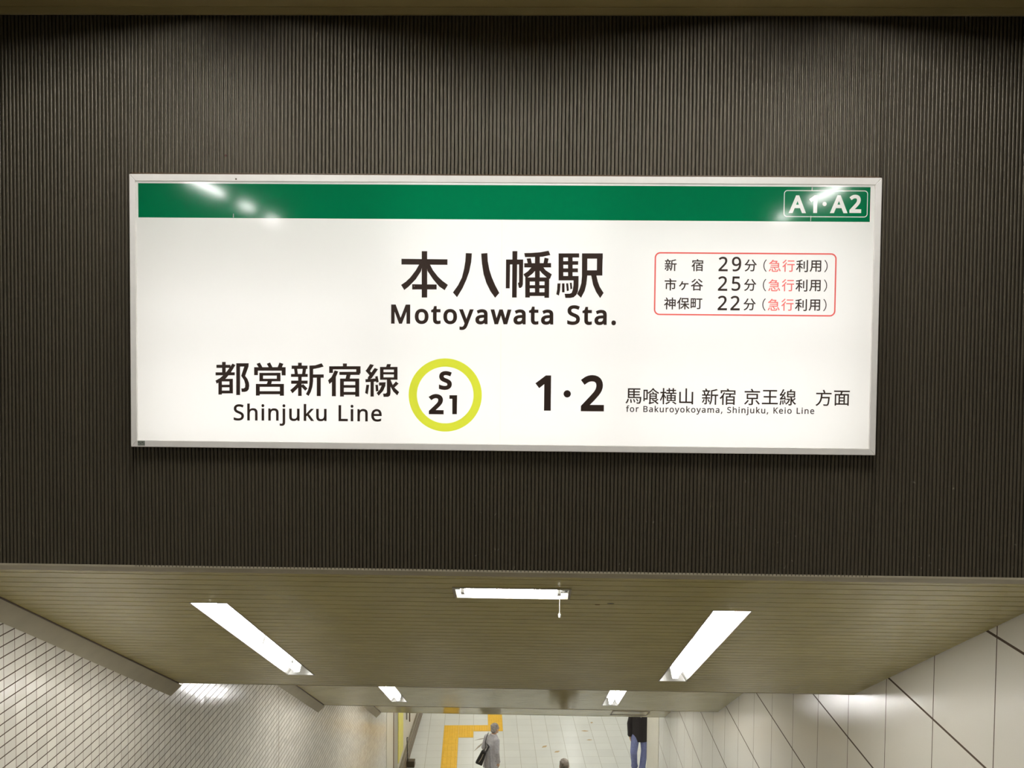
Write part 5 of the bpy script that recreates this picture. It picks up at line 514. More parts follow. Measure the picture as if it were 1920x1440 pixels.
# ------------------------------------------------------------------ slatted ceilings
LW0 = 0.205
def slatted(y0, y1, zf, slope, x0, x1, holes=(), first=0.026, pitch=0.1, gw=0.0095, gd=0.010, flip=1):
    """boards running across the passage; zf(y) is the underside, holes = (xa, xb, ya, yb)"""
    mb = MB()
    c = math.cos(math.atan(slope)); pw = pitch*c
    nx = Vector((0, -math.sin(math.atan(slope)), -c))
    cuts = sorted({x0, x1} | {h[0] for h in holes} | {h[1] for h in holes})
    grooves = []
    y = y0 + first
    while y < y1 - 0.02:
        grooves.append(y); y += pw
    for a, b in zip(cuts[:-1], cuts[1:]):
        spans = [(y0, y1)]
        for h in holes:
            if h[0] <= a + 1e-6 and h[1] >= b - 1e-6:
                ns = []
                for s, e in spans:
                    if h[2] > s: ns.append((s, min(e, h[2])))
                    if h[3] < e: ns.append((max(s, h[3]), e))
                spans = [q for q in ns if q[1] - q[0] > 1e-4]
        for s, e in spans:
            prof = [Vector((0, s, zf(s)))]
            for g in grooves:
                if g - gw < s or g + gw > e: continue
                for dy, up in ((-gw*0.5, 0), (-gw*0.32, gd), (gw*0.32, gd), (gw*0.5, 0)):
                    yy = g + dy*c
                    prof.append(Vector((0, yy, zf(yy))) - nx*up)
            prof.append(Vector((0, e, zf(e))))
            for p, q in zip(prof[:-1], prof[1:]):
                mb.quad((a, p.y, p.z), (b, p.y, p.z), (b, q.y, q.z), (a, q.y, q.z))
    return mb

LXC = (-1.8085, 1.1250)        # centre lines of the two lamp rows
LW, LLEN = 0.205, 2.39
def lamp_span(yc):
    h = LLEN*CT*0.5
    return (yc-h, yc+h)
LY1, LY2, LY3 = 6.185, 11.725, 16.20
EMX, EMY, EMW, EML = -0.095, 4.852, 0.206, 0.612
def flight(F, yc, extra=()):
    y0, y1, up = F
    a, b = lamp_span(yc)
    hs = [(x-LW/2, x+LW/2, a, b) for x in LXC] + list(extra)
    return slatted(y0, y1, lambda y: ceil_z(y, up), SL, XL, XR, hs)
ez = EMW*CT*0.5
names = []
for F, yc, ex in ((F1, LY1, [(EMX-EML/2, EMX+EML/2, EMY-ez, EMY+ez)]), (F2, LY2, []), (F3, LY3, [])):
    struct('ceiling', flight(F, yc, ex), M['slat'])
# flat ceilings over the two landings and over the concourse
for a, b, z in ((F1[1], F2[0], ceil_z(F1[1])), (F2[1], F3[0], ceil_z(F2[1], F2[2]))):
    struct('ceiling', MB().box(XL, XR, a, b, z, z+0.02), M['slat'])
mbc = MB().box(-3.3, 9.0, F3[1], 33.0, ceil_z(F3[1], F3[2]), ceil_z(F3[1], F3[2])+0.05)
struct('ceiling', mbc, M['white_enamel'])
# hall ceiling in front of the wall, with openings for its lamps
HALL = [(-1.40, 3.10, 1.2), (-3.33, -0.52, 1.2), (-3.33, -1.85, 0.65), (-3.33, -2.88, 0.62),
        (1.22, 3.10, 1.2), (3.0, -0.78, 1.2), (3.0, -2.36, 0.6)]
HLEN = 1.20
hh = [(x-LW0/2, x+LW0/2, y-l*.5, y+l*.5) for x, y, l in HALL]
struct('ceiling', slatted(-8.0, YW-0.004, lambda y: ZT, 0.0, -5.0, 4.8, hh, first=0.392), M['slat_hall'])
struct('trim_1', MB().box(-5.0, 4.8, YW-0.012, YW-0.002, ZT-0.005, ZT+0.004), M['bright_alu'])
# edge strip along the lower end of the last flight and the first board under the wall
struct('trim_2', MB().prism([(YW-0.0, ZB), (YW+0.004, ZB-0.004), (YW+0.058, ceil_z(YW+0.058)-0.004), (YW+0.06, ceil_z(YW+0.06)), (YW+0.06, ceil_z(YW+0.06)+0.01), (YW, ZB+0.01)], 'x', XL, XR), M['cove'])
# fascias hanging at the lower end of each flight
for F in (F1, F2, F3):
    e = F[1]; z = ceil_z(e, F[2])
    struct('trim_3', MB().box(XL, XR, e-0.004, e+0.012, z-0.0015, z+0.015), M['cove'])
# ventilation panel let into the last ceiling
def panel_outline():
    mb = MB(); y0, y1 = 17.55, 18.05
    for xa, xb, ya, yb in ((1.60, 2.32, y0, y0+0.03), (1.60, 2.32, y1-0.03, y1), (1.60, 1.615, y0, y1), (2.305, 2.32, y0, y1)):
        za, zb = ceil_z(ya, F3[2]), ceil_z(yb, F3[2])
        mb.add([(xa,ya,za-0.006),(xb,ya,za-0.006),(xb,yb,zb-0.006),(xa,yb,zb-0.006),(xa,ya,za+.01),(xb,ya,za+.01),(xb,yb,zb+.01),(xa,yb,zb+.01)],
               [[0,3,2,1],[4,5,6,7],[0,1,5,4],[1,2,6,5],[2,3,7,6],[3,0,4,7]])
    return mb
struct('trim_4', panel_outline(), M['brown'])
# sloping cover plates in the corner between left wall and ceiling
for i, F in enumerate((F1, F2, F3)):
    y0, y1, up = F
    mb = MB(); w, h = 0.098, 0.100
    if i: y0 -= 0.25
    y1 += 0.09
    za, zb = ceil_z(y0, up), ceil_z(y1, up)
    V = [(XL+0.002, y0, za-h), (XL+w, y0, za-0.004), (XL+0.002, y0, za+.0), (XL+0.002, y1, zb-h), (XL+w, y1, zb-0.004), (XL+0.002, y1, zb+.0)]
    mb.add(V, [[0,1,2],[3,5,4],[0,3,4,1],[1,4,5,2],[2,5,3,0]])
    struct('trim_5', mb, M['cove'])
    struct('trim_shadow_gap', MB().add([(XL+w-0.004, y0, za-0.006),(XL+w+0.012, y0, za-0.006),(XL+w+0.012, y1-.09, ceil_z(y1-.09,up)-0.006),(XL+w-0.004, y1-.09, ceil_z(y1-.09,up)-0.006),
            (XL+w-0.004, y0, za+0.004),(XL+w+0.012, y0, za+0.004),(XL+w+0.012, y1-.09, ceil_z(y1-.09,up)+0.004),(XL+w-0.004, y1-.09, ceil_z(y1-.09,up)+0.004)],
            [[0,3,2,1],[4,5,6,7],[0,1,5,4],[1,2,6,5],[2,3,7,6],[3,0,4,7]]), M['dark_trim'])  # dark strip standing in for the shadow gap between plate and ceiling

# ------------------------------------------------------------------ side walls
YE_L, YE_R = 19.67, 19.07
struct('wall_left', MB().box(XL-0.25, XL, YW+0.02, YE_L, FZ-0.1, ZT), M['tile'])
struct('wall_left', MB().box(XL-0.25, XL, 0.25, YW+0.02, -4.9, -0.45), M['tile'])
struct('wall_right', MB().box(XR, XR+0.25, YW+0.02, YE_R, FZ-0.1, ZT), M['panel'])
struct('wall_right', MB().box(XR, XR+0.25, 0.25, YW+0.02, -4.9, -0.45), M['panel'])
struct('trim_7', MB().box(XL-0.25, XL+0.004, YE_L+0.018, 20.64, FZ, -7.0), M['smooth'])        # left end pilaster
struct('trim_8', MB().box(XL-0.25, XL-0.008, YE_L, YE_L+0.018, FZ, -7.0), M['dark_trim'])
struct('trim_9', MB().box(XR-0.004, XR+0.25, YE_R+0.016, 20.957, FZ, -7.0), M['smooth'])       # right end pilaster
struct('trim_10', MB().box(XR+0.006, XR+0.25, YE_R, YE_R+0.016, FZ, -7.0), M['brown'])
struct('trim_11', MB().box(XL-0.25, XL+0.010, 20.64, 20.74, FZ, -7.0), M['brown'])
struct('trim_12', MB().box(XL-0.25, XL+0.002, 20.74, 21.34, FZ, -7.0), M['shutter'])
struct('wall_concourse_left', MB().box(-3.31, -3.06, 21.34, 33.0, FZ, -7.2), M['smooth'])
sk = MB().prism([(-3.06, FZ), (-3.008, FZ), (-3.008, FZ+0.40), (-3.02, FZ+0.43), (-3.06, FZ+0.43)], 'y', 21.40, 33.0)
struct('baseboard_left', sk, M['skirt'])
sk2 = MB()
for z in (FZ+0.02, FZ+0.15, FZ+0.30): sk2.box(-3.008, -3.002, 21.40, 33.0, z, z+0.02)
struct('baseboard_left', sk2, M['brown'])
struct('wall_concourse_back', MB().box(-3.3, 9.0, 33.0, 33.2, FZ, -7.2), M['smooth'])
struct('wall_concourse_right', MB().box(9.0, 9.2, 18.0, 33.2, FZ, -7.2), M['smooth'])
struct('wall_concourse_front', MB().box(XR+0.25, 9.0, 18.2, 18.4, FZ, -7.2), M['smooth'])

# ------------------------------------------------------------------ floors and stairs
struct('floor', MB().box(-3.3, 9.0, 18.7, 33.0, FZ-0.12, FZ), M['floor'], origin=(0, 22, FZ))
def stairs():
    mb = MB(); rise = 0.16; going = rise/SL
    def line(y, up): return ceil_z(y, up) - HEADROOM
    pts = []
    y_top = YW + (ZB - HEADROOM + 1.5)/SL
    segs = [(y_top, -1.5, line(F1[1], 0)), (F2[0], line(F1[1], 0), line(F2[1], F2[2])), (F3[0], line(F2[1], F2[2]), FZ)]
    prof = []
    for ys, zs, ze in segs:
        n = max(1, round((zs-ze)/rise)); r = (zs-ze)/n; g = r/SL
        y, z = ys, zs
        prof.append((y, z))
        for k in range(n):
            prof.append((y, z-r)); z -= r; y += g
            if k < n-1: prof.append((y, z))
    prof.append((18.9, FZ))
    poly = [p for i, p in enumerate(prof) if i == 0 or (abs(p[0]-prof[i-1][0]) + abs(p[1]-prof[i-1][1])) > 1e-5]
    o = len(mb.v)
    for p, q in zip(poly[:-1], poly[1:]):
        if abs(p[1]-q[1]) < 1e-6 and q[0]-p[0] > 0.1 and q[1] > FZ+0.01:    # tread with a dark non-slip nosing at its lip
            e = q[0]-0.045
            mb.quad((XL, p[0], p[1]), (XR, p[0], p[1]), (XR, e, p[1]), (XL, e, p[1]))
            mb.cur = 1
            mb.quad((XL, e, p[1]), (XR, e, p[1]), (XR, q[0], q[1]), (XL, q[0], q[1]))
            mb.cur = 0
        else:
            mb.quad((XL, p[0], p[1]), (XR, p[0], p[1]), (XR, q[0], q[1]), (XL, q[0], q[1]))
    return mb, segs
st_mb, SEGS = stairs()
struct('stairs', st_mb, [M['stair'], M['nosing']], recalc=False)
def stair_z(y):
    return ceil_z(y, F3[2]) - HEADROOM
# upper hall the picture is taken from
YT0 = SEGS[0][0]
struct('floor', MB().box(-5.0, 4.8, -8.0, YT0, -1.62, -1.5), M['hall_floor'])
struct('floor', MB().box(-5.0, XL-0.25, YT0, YW, -1.62, -1.5), M['hall_floor'])
struct('floor', MB().box(XR+0.25, 4.8, YT0, YW, -1.62, -1.5), M['hall_floor'])
struct('wall_front', MB().box(-5.0, XL-0.25, YW, YW+0.2, -1.6, ZB), M['hall_wall'])
struct('wall_front', MB().box(XR+0.25, 4.8, YW, YW+0.2, -1.6, ZB), M['hall_wall'])
struct('wall_hall_left', MB().box(-5.2, -5.0, -8.0, YW+0.2, -1.6, ZT), M['hall_wall'])
struct('wall_hall_right', MB().box(4.8, 5.0, -8.0, YW+0.2, -1.6, ZT), M['hall_wall'])
struct('wall_hall_back', MB().box(-5.2, 5.0, -8.2, -8.0, -1.6, ZT), M['hall_wall'])

# scuffs on the concourse tiles
def scuff(x0, y0, x1, y1, w, mat):
    a, b = Vector((x0, y0, 0)), Vector((x1, y1, 0)); d = (b-a); n = Vector((-d.y, d.x, 0)).normalized()*w*0.5
    m_ = (a+b)*0.5
    pts = [a, m_+n*-1.0, b-n*0.3, b+n*0.3, m_+n*1.0]
    mb = MB().add([(p.x, p.y, FZ+0.001) for p in pts]+[(p.x, p.y, FZ) for p in pts], [[0,1,2,3,4],[9,8,7,6,5]]+[[i,5+i,5+(i+1)%5,(i+1)%5] for i in range(5)])
    ob = mb.build('floor_mark', mat, origin=(0, 22, FZ), parent=FLOOR)
    return ob
FLOOR = bpy.data.objects['floor']
for a in ((1.417, 24.91, 1.619, 24.90, 0.09), (1.528, 24.32, 1.685, 24.34, 0.07), (0.348, 23.79, 0.475, 23.93, 0.10), (0.66, 23.517, 0.80, 23.62, 0.10), (1.73, 25.42, 1.76, 25.52, 0.08)):
    scuff(*a, M['scuff'])
for a in ((-1.4535, 24.16, -1.08, 24.36, 0.055), (-1.411, 23.49, -1.16, 24.12, 0.06)):
    scuff(*a, M['scuff_dark'])

# ------------------------------------------------------------------ tactile paving
PH = 0.05822; CP, SP = math.cos(PH), math.sin(PH)
def grid(u, v): return (CP*u - SP*v, 22 + SP*u + CP*v)
def tactile():
    mb = MB(); U0, V0 = -2.13268, 3.22609
    cells = [(0, r) for r in range(0, 12)] + [(1, 0), (1, 1), (2, 0)] + [(3, r) for r in range(0, -16, -1)]
    corner = {(0, 0), (1, 0), (1, 1), (2, 0), (3, 0), (3, -1), (0, 1)}
    for c, r in cells:
        u0, v1 = U0 + 0.4*c, V0 - 0.4*r
        v0 = v1 - 0.4
        g = 0.002
        P = [grid(u0+g, v0+g), grid(u0+.4-g, v0+g), grid(u0+.4-g, v1-g), grid(u0+g, v1-g)]
        mb.add([(x, y, FZ) for x, y in P] + [(x, y, FZ+0.006) for x, y in P],
               [[4,5,6,7],[0,1,5,4],[1,2,6,5],[2,3,7,6],[3,0,4,7]])
        if (c, r) in corner:
            for i in range(6):
                for j in range(6):
                    cu, cv = u0 + 0.4*(i+.5)/6, v0 + 0.4*(j+.5)/6
                    ring = [grid(cu + .014*math.cos(t*math.pi/4), cv + .014*math.sin(t*math.pi/4)) for t in range(8)]
                    top = [grid(cu + .009*math.cos(t*math.pi/4), cv + .009*math.sin(t*math.pi/4)) for t in range(8)]
                    mb.add([(x, y, FZ+0.006) for x, y in ring] + [(x, y, FZ+0.011) for x, y in top],
                           [[8+k for k in range(8)]] + [[k, (k+1) % 8, 8+(k+1) % 8, 8+k] for k in range(8)])
        else:
            for i in range(4):
                cu = u0 + 0.4*(i+.5)/4
                ring = [grid(cu-.017, v0+.03), grid(cu+.017, v0+.03), grid(cu+.017, v1-.03), grid(cu-.017, v1-.03)]
                top = [grid(cu-.010, v0+.04), grid(cu+.010, v0+.04), grid(cu+.010, v1-.04), grid(cu-.010, v1-.04)]
                mb.add([(x, y, FZ+0.006) for x, y in ring] + [(x, y, FZ+0.011) for x, y in top],
                       [[4,5,6,7],[0,1,5,4],[1,2,6,5],[2,3,7,6],[3,0,4,7]])
    ob = mb.build('tactile_paving', M['yellow'], origin=(-1.5, 23, FZ), loc=(-1.5, 23, 0.0))
    return tag(ob, 'yellow tactile guide path stepping across the pale concourse floor', 'tactile paving')
tactile()

# ------------------------------------------------------------------ recessed tube lights
def build_lamp(LLEN=LLEN, tubes=2, mat='tube', tz=0.009, group='recessed tube lights of the stairs'):
    """local frame: x across, y down the slope, z up into the ceiling; the opening lies in z = 0"""
    root = thing('ceiling_light', '', 'ceiling light', (0, 0, 0), group)
    hw, hl, d = LW/2, LLEN/2, 0.085
    hb = MB()   # white trough, open below
    sec = [(-hw, 0.0), (-0.055, d), (0.055, d), (hw, 0.0)]
    for (xa, za), (xb, zb) in zip(sec[:-1], sec[1:]):
        hb.quad((xa, -hl, za), (xb, -hl, zb), (xb, hl, zb), (xa, hl, za))
    hb.build('reflector', M['white_enamel'], root, recalc=False)
    for s in (-1, 1):
        e = MB(); e.prism([(-hw, 0), (-0.055, d), (0.055, d), (hw, 0)], 'y', s*hl-0.004*s, s*hl)
        e.build('end_plate', M['white_enamel'], root)
    hs = MB(); hs.box(-hw-0.006, hw+0.006, -hl-0.006, hl+0.006, d+0.002, d+0.03)
    hs.build('housing', M['cove'], root)
    rm = MB(); t = 0.006
    for a in ((-hw-t, -hw, -hl-t, hl+t), (hw, hw+t, -hl-t, hl+t), (-hw, hw, -hl-t, -hl), (-hw, hw, hl, hl+t)):
        rm.box(a[0], a[1], a[2], a[3], -0.003, 0.004)
    rm.build('rim', M['grey_rim'], root)
    for s in ((-1, 1) if tubes == 2 else (0,)):
        cy = {-1: -0.635, 1: 0.49, 0: 0.0}[s]
        tb = MB()
        th = 0.542 if tubes == 2 else hl-0.08
        tb.tube([(-0.0, cy-th, tz), (-0.0, cy+th, tz)], 0.0163, n=14)
        tube = tb.build('tube', M[mat], root, smooth=False)
        for e in (-1, 1):
            if s == -1 and e == -1: continue       # this end plugs straight into the end plate
            y = cy + e*(th+0.01)
            h = MB(); h.prism([(-0.022, tz-0.014), (0.022, tz-0.014), (0.036, 0.082), (-0.036, 0.082)], 'y', y-0.008, y+0.008)
            h.build('lamp_holder', M['white_enamel'], tube)
    return root
lamp0 = build_lamp()
spots = [(LXC[0], LY1, 0.0, 'long recessed tube light in the near stair ceiling, left of the emergency light'),
         (LXC[1], LY1, 0.0, 'long recessed tube light in the near stair ceiling, right of the emergency light'),
         (LXC[0], LY2, F2[2], 'small far recessed tube light above the left side of the lower stairs'),
         (LXC[1], LY2, F2[2], 'small far recessed tube light above the right side of the lower stairs'),
         (LXC[0], LY3, F3[2], 'recessed tube light over the last flight of stairs, left row'),
         (LXC[1], LY3, F3[2], 'recessed tube light over the last flight of stairs, right row')]
for i, (x, y, up, lab) in enumerate(spots):
    o = lamp0 if i == 0 else copy_tree(lamp0)
    o.location = (x, y, ceil_z(y, up)+ZO); o.rotation_euler = (-TH, 0, 0); o['label'] = lab

# emergency light just below the wall
def emergency():
    root = thing('emergency_light', 'white emergency tube light with a pull cord under the dark ribbed wall', 'emergency light',
                 (EMX, EMY, ceil_z(EMY)), rot=(-TH, 0, 0))
    a, b, d = EML/2, EMW/2, 0.05
    h = MB(); sec = [(-b, 0.0), (-b+0.03, d), (b-0.03, d), (b, 0.0)]
    for (ya, za), (yb, zb) in zip(sec[:-1], sec[1:]):
        h.quad((-a, ya, za), (a, ya, za), (a, yb, zb), (-a, yb, zb))
    h.build('reflector', M['white_enamel'], root, recalc=False)
    for s in (-1, 1):
        MB().prism([(-b, 0), (-b+0.03, d), (b-0.03, d), (b, 0)], 'x', s*a-0.004*s, s*a).build('end_plate', M['white_enamel'], root)
    fr = MB(); t = 0.016
    for q in ((-a-t*.2, -a+t*.6, -b, b), (a-t*.6, a+t*.2, -b, b), (-a, a, -b-0.004, -b+0.004), (-a, a, b-0.004, b+0.004)):
        fr.box(q[0], q[1], q[2], q[3], -0.006, 0.006)
    fr.build('rim', M['grey_rim'], root)
    MB().tube([(-0.245, -0.02, 0.004), (0.235, -0.02, 0.004)], 0.0145, n=14).build('tube', M['tube'], root)
    for s, x in ((-1, -0.258), (1, 0.247)):
        mb = MB(); mb.box(x-0.009, x+0.009, -0.045, 0.005, -0.012, 0.05)
        mb.build('lamp_holder', M['white_enamel'], root)
    plate = MB().box(0.258, 0.300, -b+0.02, b-0.02, 0.022, 0.04).build('control_plate', M['white_enamel'], root)
    for x, y, r, n in ((0.282, 0.045, 0.010, 'indicator_lamp'), (0.262, 0.05, 0.005, 'indicator_lamp')):
        MB().prism([(x+r*math.cos(k*math.pi/6), y+r*math.sin(k*math.pi/6)) for k in range(12)], 'z', 0.018, 0.023).build(n, M['label_ink'], plate)
    for x in (-0.285, 0.280):
        MB().box(x-0.014, x+0.014, -0.075, -0.060, -0.002, 0.002).build('maker_label', M['label'], root)
    # cord hangs plumb, so undo the slope for it
    R = Matrix.Rotation(TH, 3, 'X')
    c0 = Vector((0.254, 0.088, -0.002))
    dn = R @ Vector((0, 0, -1))
    cord = MB().tube([c0, c0 + dn*0.082], 0.0013, n=6).build('pull_cord', M['white_enamel'], root)
    kb = MB().tube([c0 + dn*0.080, c0 + dn*0.090, c0 + dn*0.105], [0.003, 0.0075, 0.006], n=10)
    kb.build('cord_knob', M['white_enamel'], cord)
    return root
emergency()

# surface mounted tube lights of the upper hall and the concourse
def batten(mat, length, group, label):
    root = thing('ceiling_light', label, 'ceiling light', (0, 0, 0), group)
    h = length/2
    MB().prism([(-0.045, 0), (0.045, 0), (0.02, -0.05), (-0.02, -0.05)], 'y', -h, h).build('body', M['white_enamel'], root)
    MB().tube([(0, -h+0.04, -0.078), (0, h-0.04, -0.078)], 0.016, n=12).build('tube', mat, root)
    for s in (-1, 1):
        MB().box(-0.014, 0.014, s*(h-0.028)-0.010, s*(h-0.028)+0.010, -0.10, -0.03).build('lamp_holder', M['white_enamel'], root)
    return root
hall0 = build_lamp(HLEN, 1, 'tube_hall', 0.022, 'tube lights of the upper hall')
used = False
for i, (x, y, l) in enumerate(HALL):
    if l < 1 or y > 2: o = build_lamp(l, 1, 'tube_stairhead' if y > 2 else 'tube_hall', 0.024 if y > 2 else 0.022)
    else:
        o = copy_tree(hall0) if used else hall0
        used = True
    o.location = (x, y, ZT+ZO)
    side = 'left' if x < 0 else 'right'
    where = 'over the top of the stairs' if y > 2 else 'behind the viewer'
    o['label'] = 'recessed tube light in the upper hall ceiling %s, %s side' % (where, side)
    o['group'] = 'tube lights of the upper hall %s, %s side' % (where, side)
con0 = batten(M['tube_concourse'], 2.4, 'tube lights of the lower concourse', '')
k = 0
for x in (-1.6, 1.4, 4.4):
    for y in (20.0, 23.4, 26.8, 30.2):
        o = con0 if k == 0 else copy_tree(con0); k += 1
        o.location = (x, y, ceil_z(F3[1], F3[2])+ZO)
        o['label'] = 'surface mounted tube light on the concourse ceiling beyond the stairs'
# ------------------------------------------------------------------ the backlit station sign
def curves_to_mesh(name, contours, mat, parent, y, origin, filled=True):
    """even-odd filled lettering in the plane of the sign; coordinates in metres (x, z)"""
    cu = bpy.data.curves.new(name, 'CURVE'); cu.dimensions = '2D'; cu.fill_mode = 'BOTH'
    for c in contours:
        s = cu.splines.new('POLY'); s.points.add(len(c)-1)
        for p, (x, z) in zip(s.points, c): p.co = (x, z, 0, 1)
        s.use_cyclic_u = True
    tmp = bpy.data.objects.new(name+'_tmp', cu); COL.objects.link(tmp)
    dg = bpy.context.evaluated_depsgraph_get()
    me = bpy.data.meshes.new_from_object(tmp.evaluated_get(dg))
    bpy.data.objects.remove(tmp); bpy.data.curves.remove(cu)
    me.name = name
    o = Vector(origin)
    for v in me.vertices: v.co = Vector((v.co.x, y, v.co.y)) - o
    me.materials.clear(); me.materials.append(mat)
    b = bmesh.new(); b.from_mesh(me)
    for f in b.faces:
        f.normal_update()
        if f.normal.y > 0: f.normal_flip()
        f.material_index = 0
    b.to_mesh(me); b.free()
    ob = bpy.data.objects.new(name, me); COL.objects.link(ob); ob.parent = parent
    return ob

def strokes_to_mesh(name, polys, mat, parent, y, origin):
    mb = MB()
    for i, p in enumerate(polys): mb.add([(x, y - i*2.5e-5, z) for x, z in p], [list(range(len(p)))])
    ob = mb.build(name, mat, parent, origin=origin, recalc=False)
    b = bmesh.new(); b.from_mesh(ob.data)
    bmesh.ops.triangulate(b, faces=b.faces)
    for f in b.faces:
        f.normal_update()
        if f.normal.y > 0: f.normal_flip()
    b.to_mesh(ob.data); b.free()
    return ob

def decode(s):
    out = []
    for c in s.split(';'):
        n = [int(t)/10000.0 for t in c.split()]
        out.append(list(zip(n[0::2], n[1::2])))
    return out

def build_sign():
    O = (-0.151, 4.47, SZ0)
    root = thing('station_sign', 'wide backlit white station sign with a green top band on the dark ribbed wall', 'sign', O)
    PYF = 4.447
    ix0, ix1, iz0, iz1 = -1.9055, 1.6035, -0.4665, 0.7775
    # aluminium frame, mitred, four bars
    def bar(a, b, c, d, name='frame'):
        V = [(p[0], 4.436, p[1]) for p in (a, b, c, d)] + [(p[0], 4.50, p[1]) for p in (a, b, c, d)]
        mb = MB().add(V, [[0,1,2,3],[7,6,5,4],[0,4,5,1],[1,5,6,2],[2,6,7,3],[3,7,4,0]])
        ob = mb.build(name, M['alu'], root, origin=O)
        md = ob.modifiers.new('bevel', 'BEVEL'); md.width = 0.0025; md.segments = 2
        return ob
    low = bar((SX0, SZ0), (SX1, SZ0), (ix1, iz0), (ix0, iz0)); bar((SX1, SZ0), (SX1, SZ1), (ix1, iz1), (ix1, iz0))
    topb = bar((SX1, SZ1), (SX0, SZ1), (ix0, iz1), (ix1, iz1)); bar((SX0, SZ1), (SX0, SZ0), (ix0, iz0), (ix0, iz1))
    # dark collar of the wall opening
    cl = MB()
    for a in ((SX0-0.007, SX1+0.007, SZ1, SZ1+0.011), (SX0-0.007, SX0, SZ0-0.003, SZ1+0.011), (SX1, SX1+0.007, SZ0-0.003, SZ1+0.011), (SX0-0.007, SX1+0.007, SZ0-0.003, SZ0)):
        cl.box(a[0], a[1], 4.462, 4.52, a[2], a[3])
    cl.build('collar', M['dark_trim'], root, origin=O)
    # light box behind the face
    hb = MB(); Yb = 4.69
    x0, x1, z0, z1 = SX0+0.006, SX1-0.006, SZ0+0.006, SZ1-0.006
    hb.quad((x0, Yb, z0), (x1, Yb, z0), (x1, Yb, z1), (x0, Yb, z1))
    for a, b in (((x0, z0), (x1, z0)), ((x1, z0), (x1, z1)), ((x1, z1), (x0, z1)), ((x0, z1), (x0, z0))):
        hb.quad((a[0], 4.451, a[1]), (b[0], 4.451, b[1]), (b[0], Yb, b[1]), (a[0], Yb, a[1]))
    hb.build('light_box', M['white_enamel'], root, origin=O, recalc=False)
    for r, z in enumerate((0.69, 0.425, 0.165, -0.15, -0.395)):
        for c in range(3):
            xa = ix0 + 0.03 + c*1.172; xb = xa + 1.10
            MB().tube([(xa, 4.628, z), (xb, 4.628, z)], 0.0145, n=12).build('lamp_tube', M['tube_old'] if (c == 0 and r in (0, 1)) or (r == 0 and c == 2) else M['tube_sign'], root, origin=O)
    # face: two acrylic panels meeting at a seam, the green film set flush into them
    panels = []
    SEAM = -0.1515
    gx0, gx1, gz0, gz1 = -1.8972, 1.5842, 0.6052, 0.7683
    for a, b, ga, gb in ((ix0-0.004, SEAM, gx0, SEAM), (SEAM, ix1+0.004, SEAM, gx1)):
        mb = MB()
        mb.quad((a, PYF, iz0-0.004), (b, PYF, iz0-0.004), (b, PYF, gz0), (a, PYF, gz0))
        mb.quad((a, PYF, gz1), (b, PYF, gz1), (b, PYF, iz1+0.004), (a, PYF, iz1+0.004))
        if ga > a: mb.quad((a, PYF, gz0), (ga, PYF, gz0), (ga, PYF, gz1), (a, PYF, gz1))
        if gb < b: mb.quad((gb, PYF, gz0), (b, PYF, gz0), (b, PYF, gz1), (gb, PYF, gz1))
        panels.append(mb.build('face_panel', M['acrylic'], root, origin=O, recalc=False))
    E_ = {k: decode(v) for k, v in LETTERING.items()}
    curves_to_mesh('green_band', [[(gx0, gz0), (SEAM, gz0), (SEAM, gz1), (gx0, gz1)]], M['green'], root, PYF, O)
    g2 = [[(SEAM, gz0), (gx1, gz0), (gx1, gz1), (SEAM, gz1)]] + E_['exit_letters'] + E_['exit_frame']
    gb = curves_to_mesh('green_band', g2, M['green'], root, PYF, O)
    curves_to_mesh('exit_number_lettering', E_['exit_letters'], M['acrylic'], gb, PYF, O)['label'] = 'white letters A1 A2'
    curves_to_mesh('exit_number_outline', E_['exit_frame'], M['acrylic'], gb, PYF, O)
    MB().quad((SEAM-0.001, PYF-0.0006, iz0), (SEAM+0.001, PYF-0.0006, iz0), (SEAM+0.001, PYF-0.0006, gz0), (SEAM-0.001, PYF-0.0006, gz0)).build('panel_joint', M['seam'], root, origin=O, recalc=False)
    fj = MB()   # nicks where lengths of the green film meet
    for x, z0_, z1_ in ((1.3105, 0.7500, 0.7660), (1.3075, 0.6075, 0.6320), (-1.4378, 0.6070, 0.6260)):
        fj.quad((x-0.0022, PYF-0.0004, z0_), (x+0.0016, PYF-0.0004, z0_), (x+0.0022, PYF-0.0004, z1_), (x-0.0014, PYF-0.0004, z1_))
    fj.build('film_nick', M['acrylic'], gb, origin=O, recalc=False)
    t = PYF - 0.0012
    strokes_to_mesh('station_name_lettering', E_['name_japanese'], M['ink'], root, t, O)
    strokes_to_mesh('line_name_lettering', E_['line_japanese'], M['ink'], panels[0], t, O)
    for pre, nm in (('name_romaji', 'station_name_latin_word'), ('line_romaji', 'line_name_latin_word'),
                    ('destination_romaji', 'destination_latin_word'), ('destination_japanese', 'destination_word'),
                    ('platform_numbers', 'platform_number'), ('row', 'travel_time_lettering'), ('station_number', 'station_number_lettering')):
        for key in sorted(k for k in E_ if k.startswith(pre)):
            x = sum(p[0] for p in E_[key][0])/len(E_[key][0])
            curves_to_mesh(nm, E_[key], M['ink'], panels[0] if x < SEAM else panels[1], t, O)
    for k in range(3):
        curves_to_mesh('express_lettering', E_['express.%d' % k], M['pink_film'], panels[1], t, O)['label'] = 'light red express service lettering'
    curves_to_mesh('travel_time_outline', E_['table_frame'], M['red_film'], panels[1], t, O)['label'] = 'thin red rounded outline'
    curves_to_mesh('line_symbol_ring', E_['ring'], M['yellow_film'], panels[0], t, O)['label'] = 'yellow green ring'
    # maker's label on the lower left of the frame and a screw in the top bar
    lb = MB().box(-1.902, -1.868, 4.4352, 4.4368, -0.492, -0.469); lb.build('maker_label', M['label'], low, origin=O)
    lp = MB()
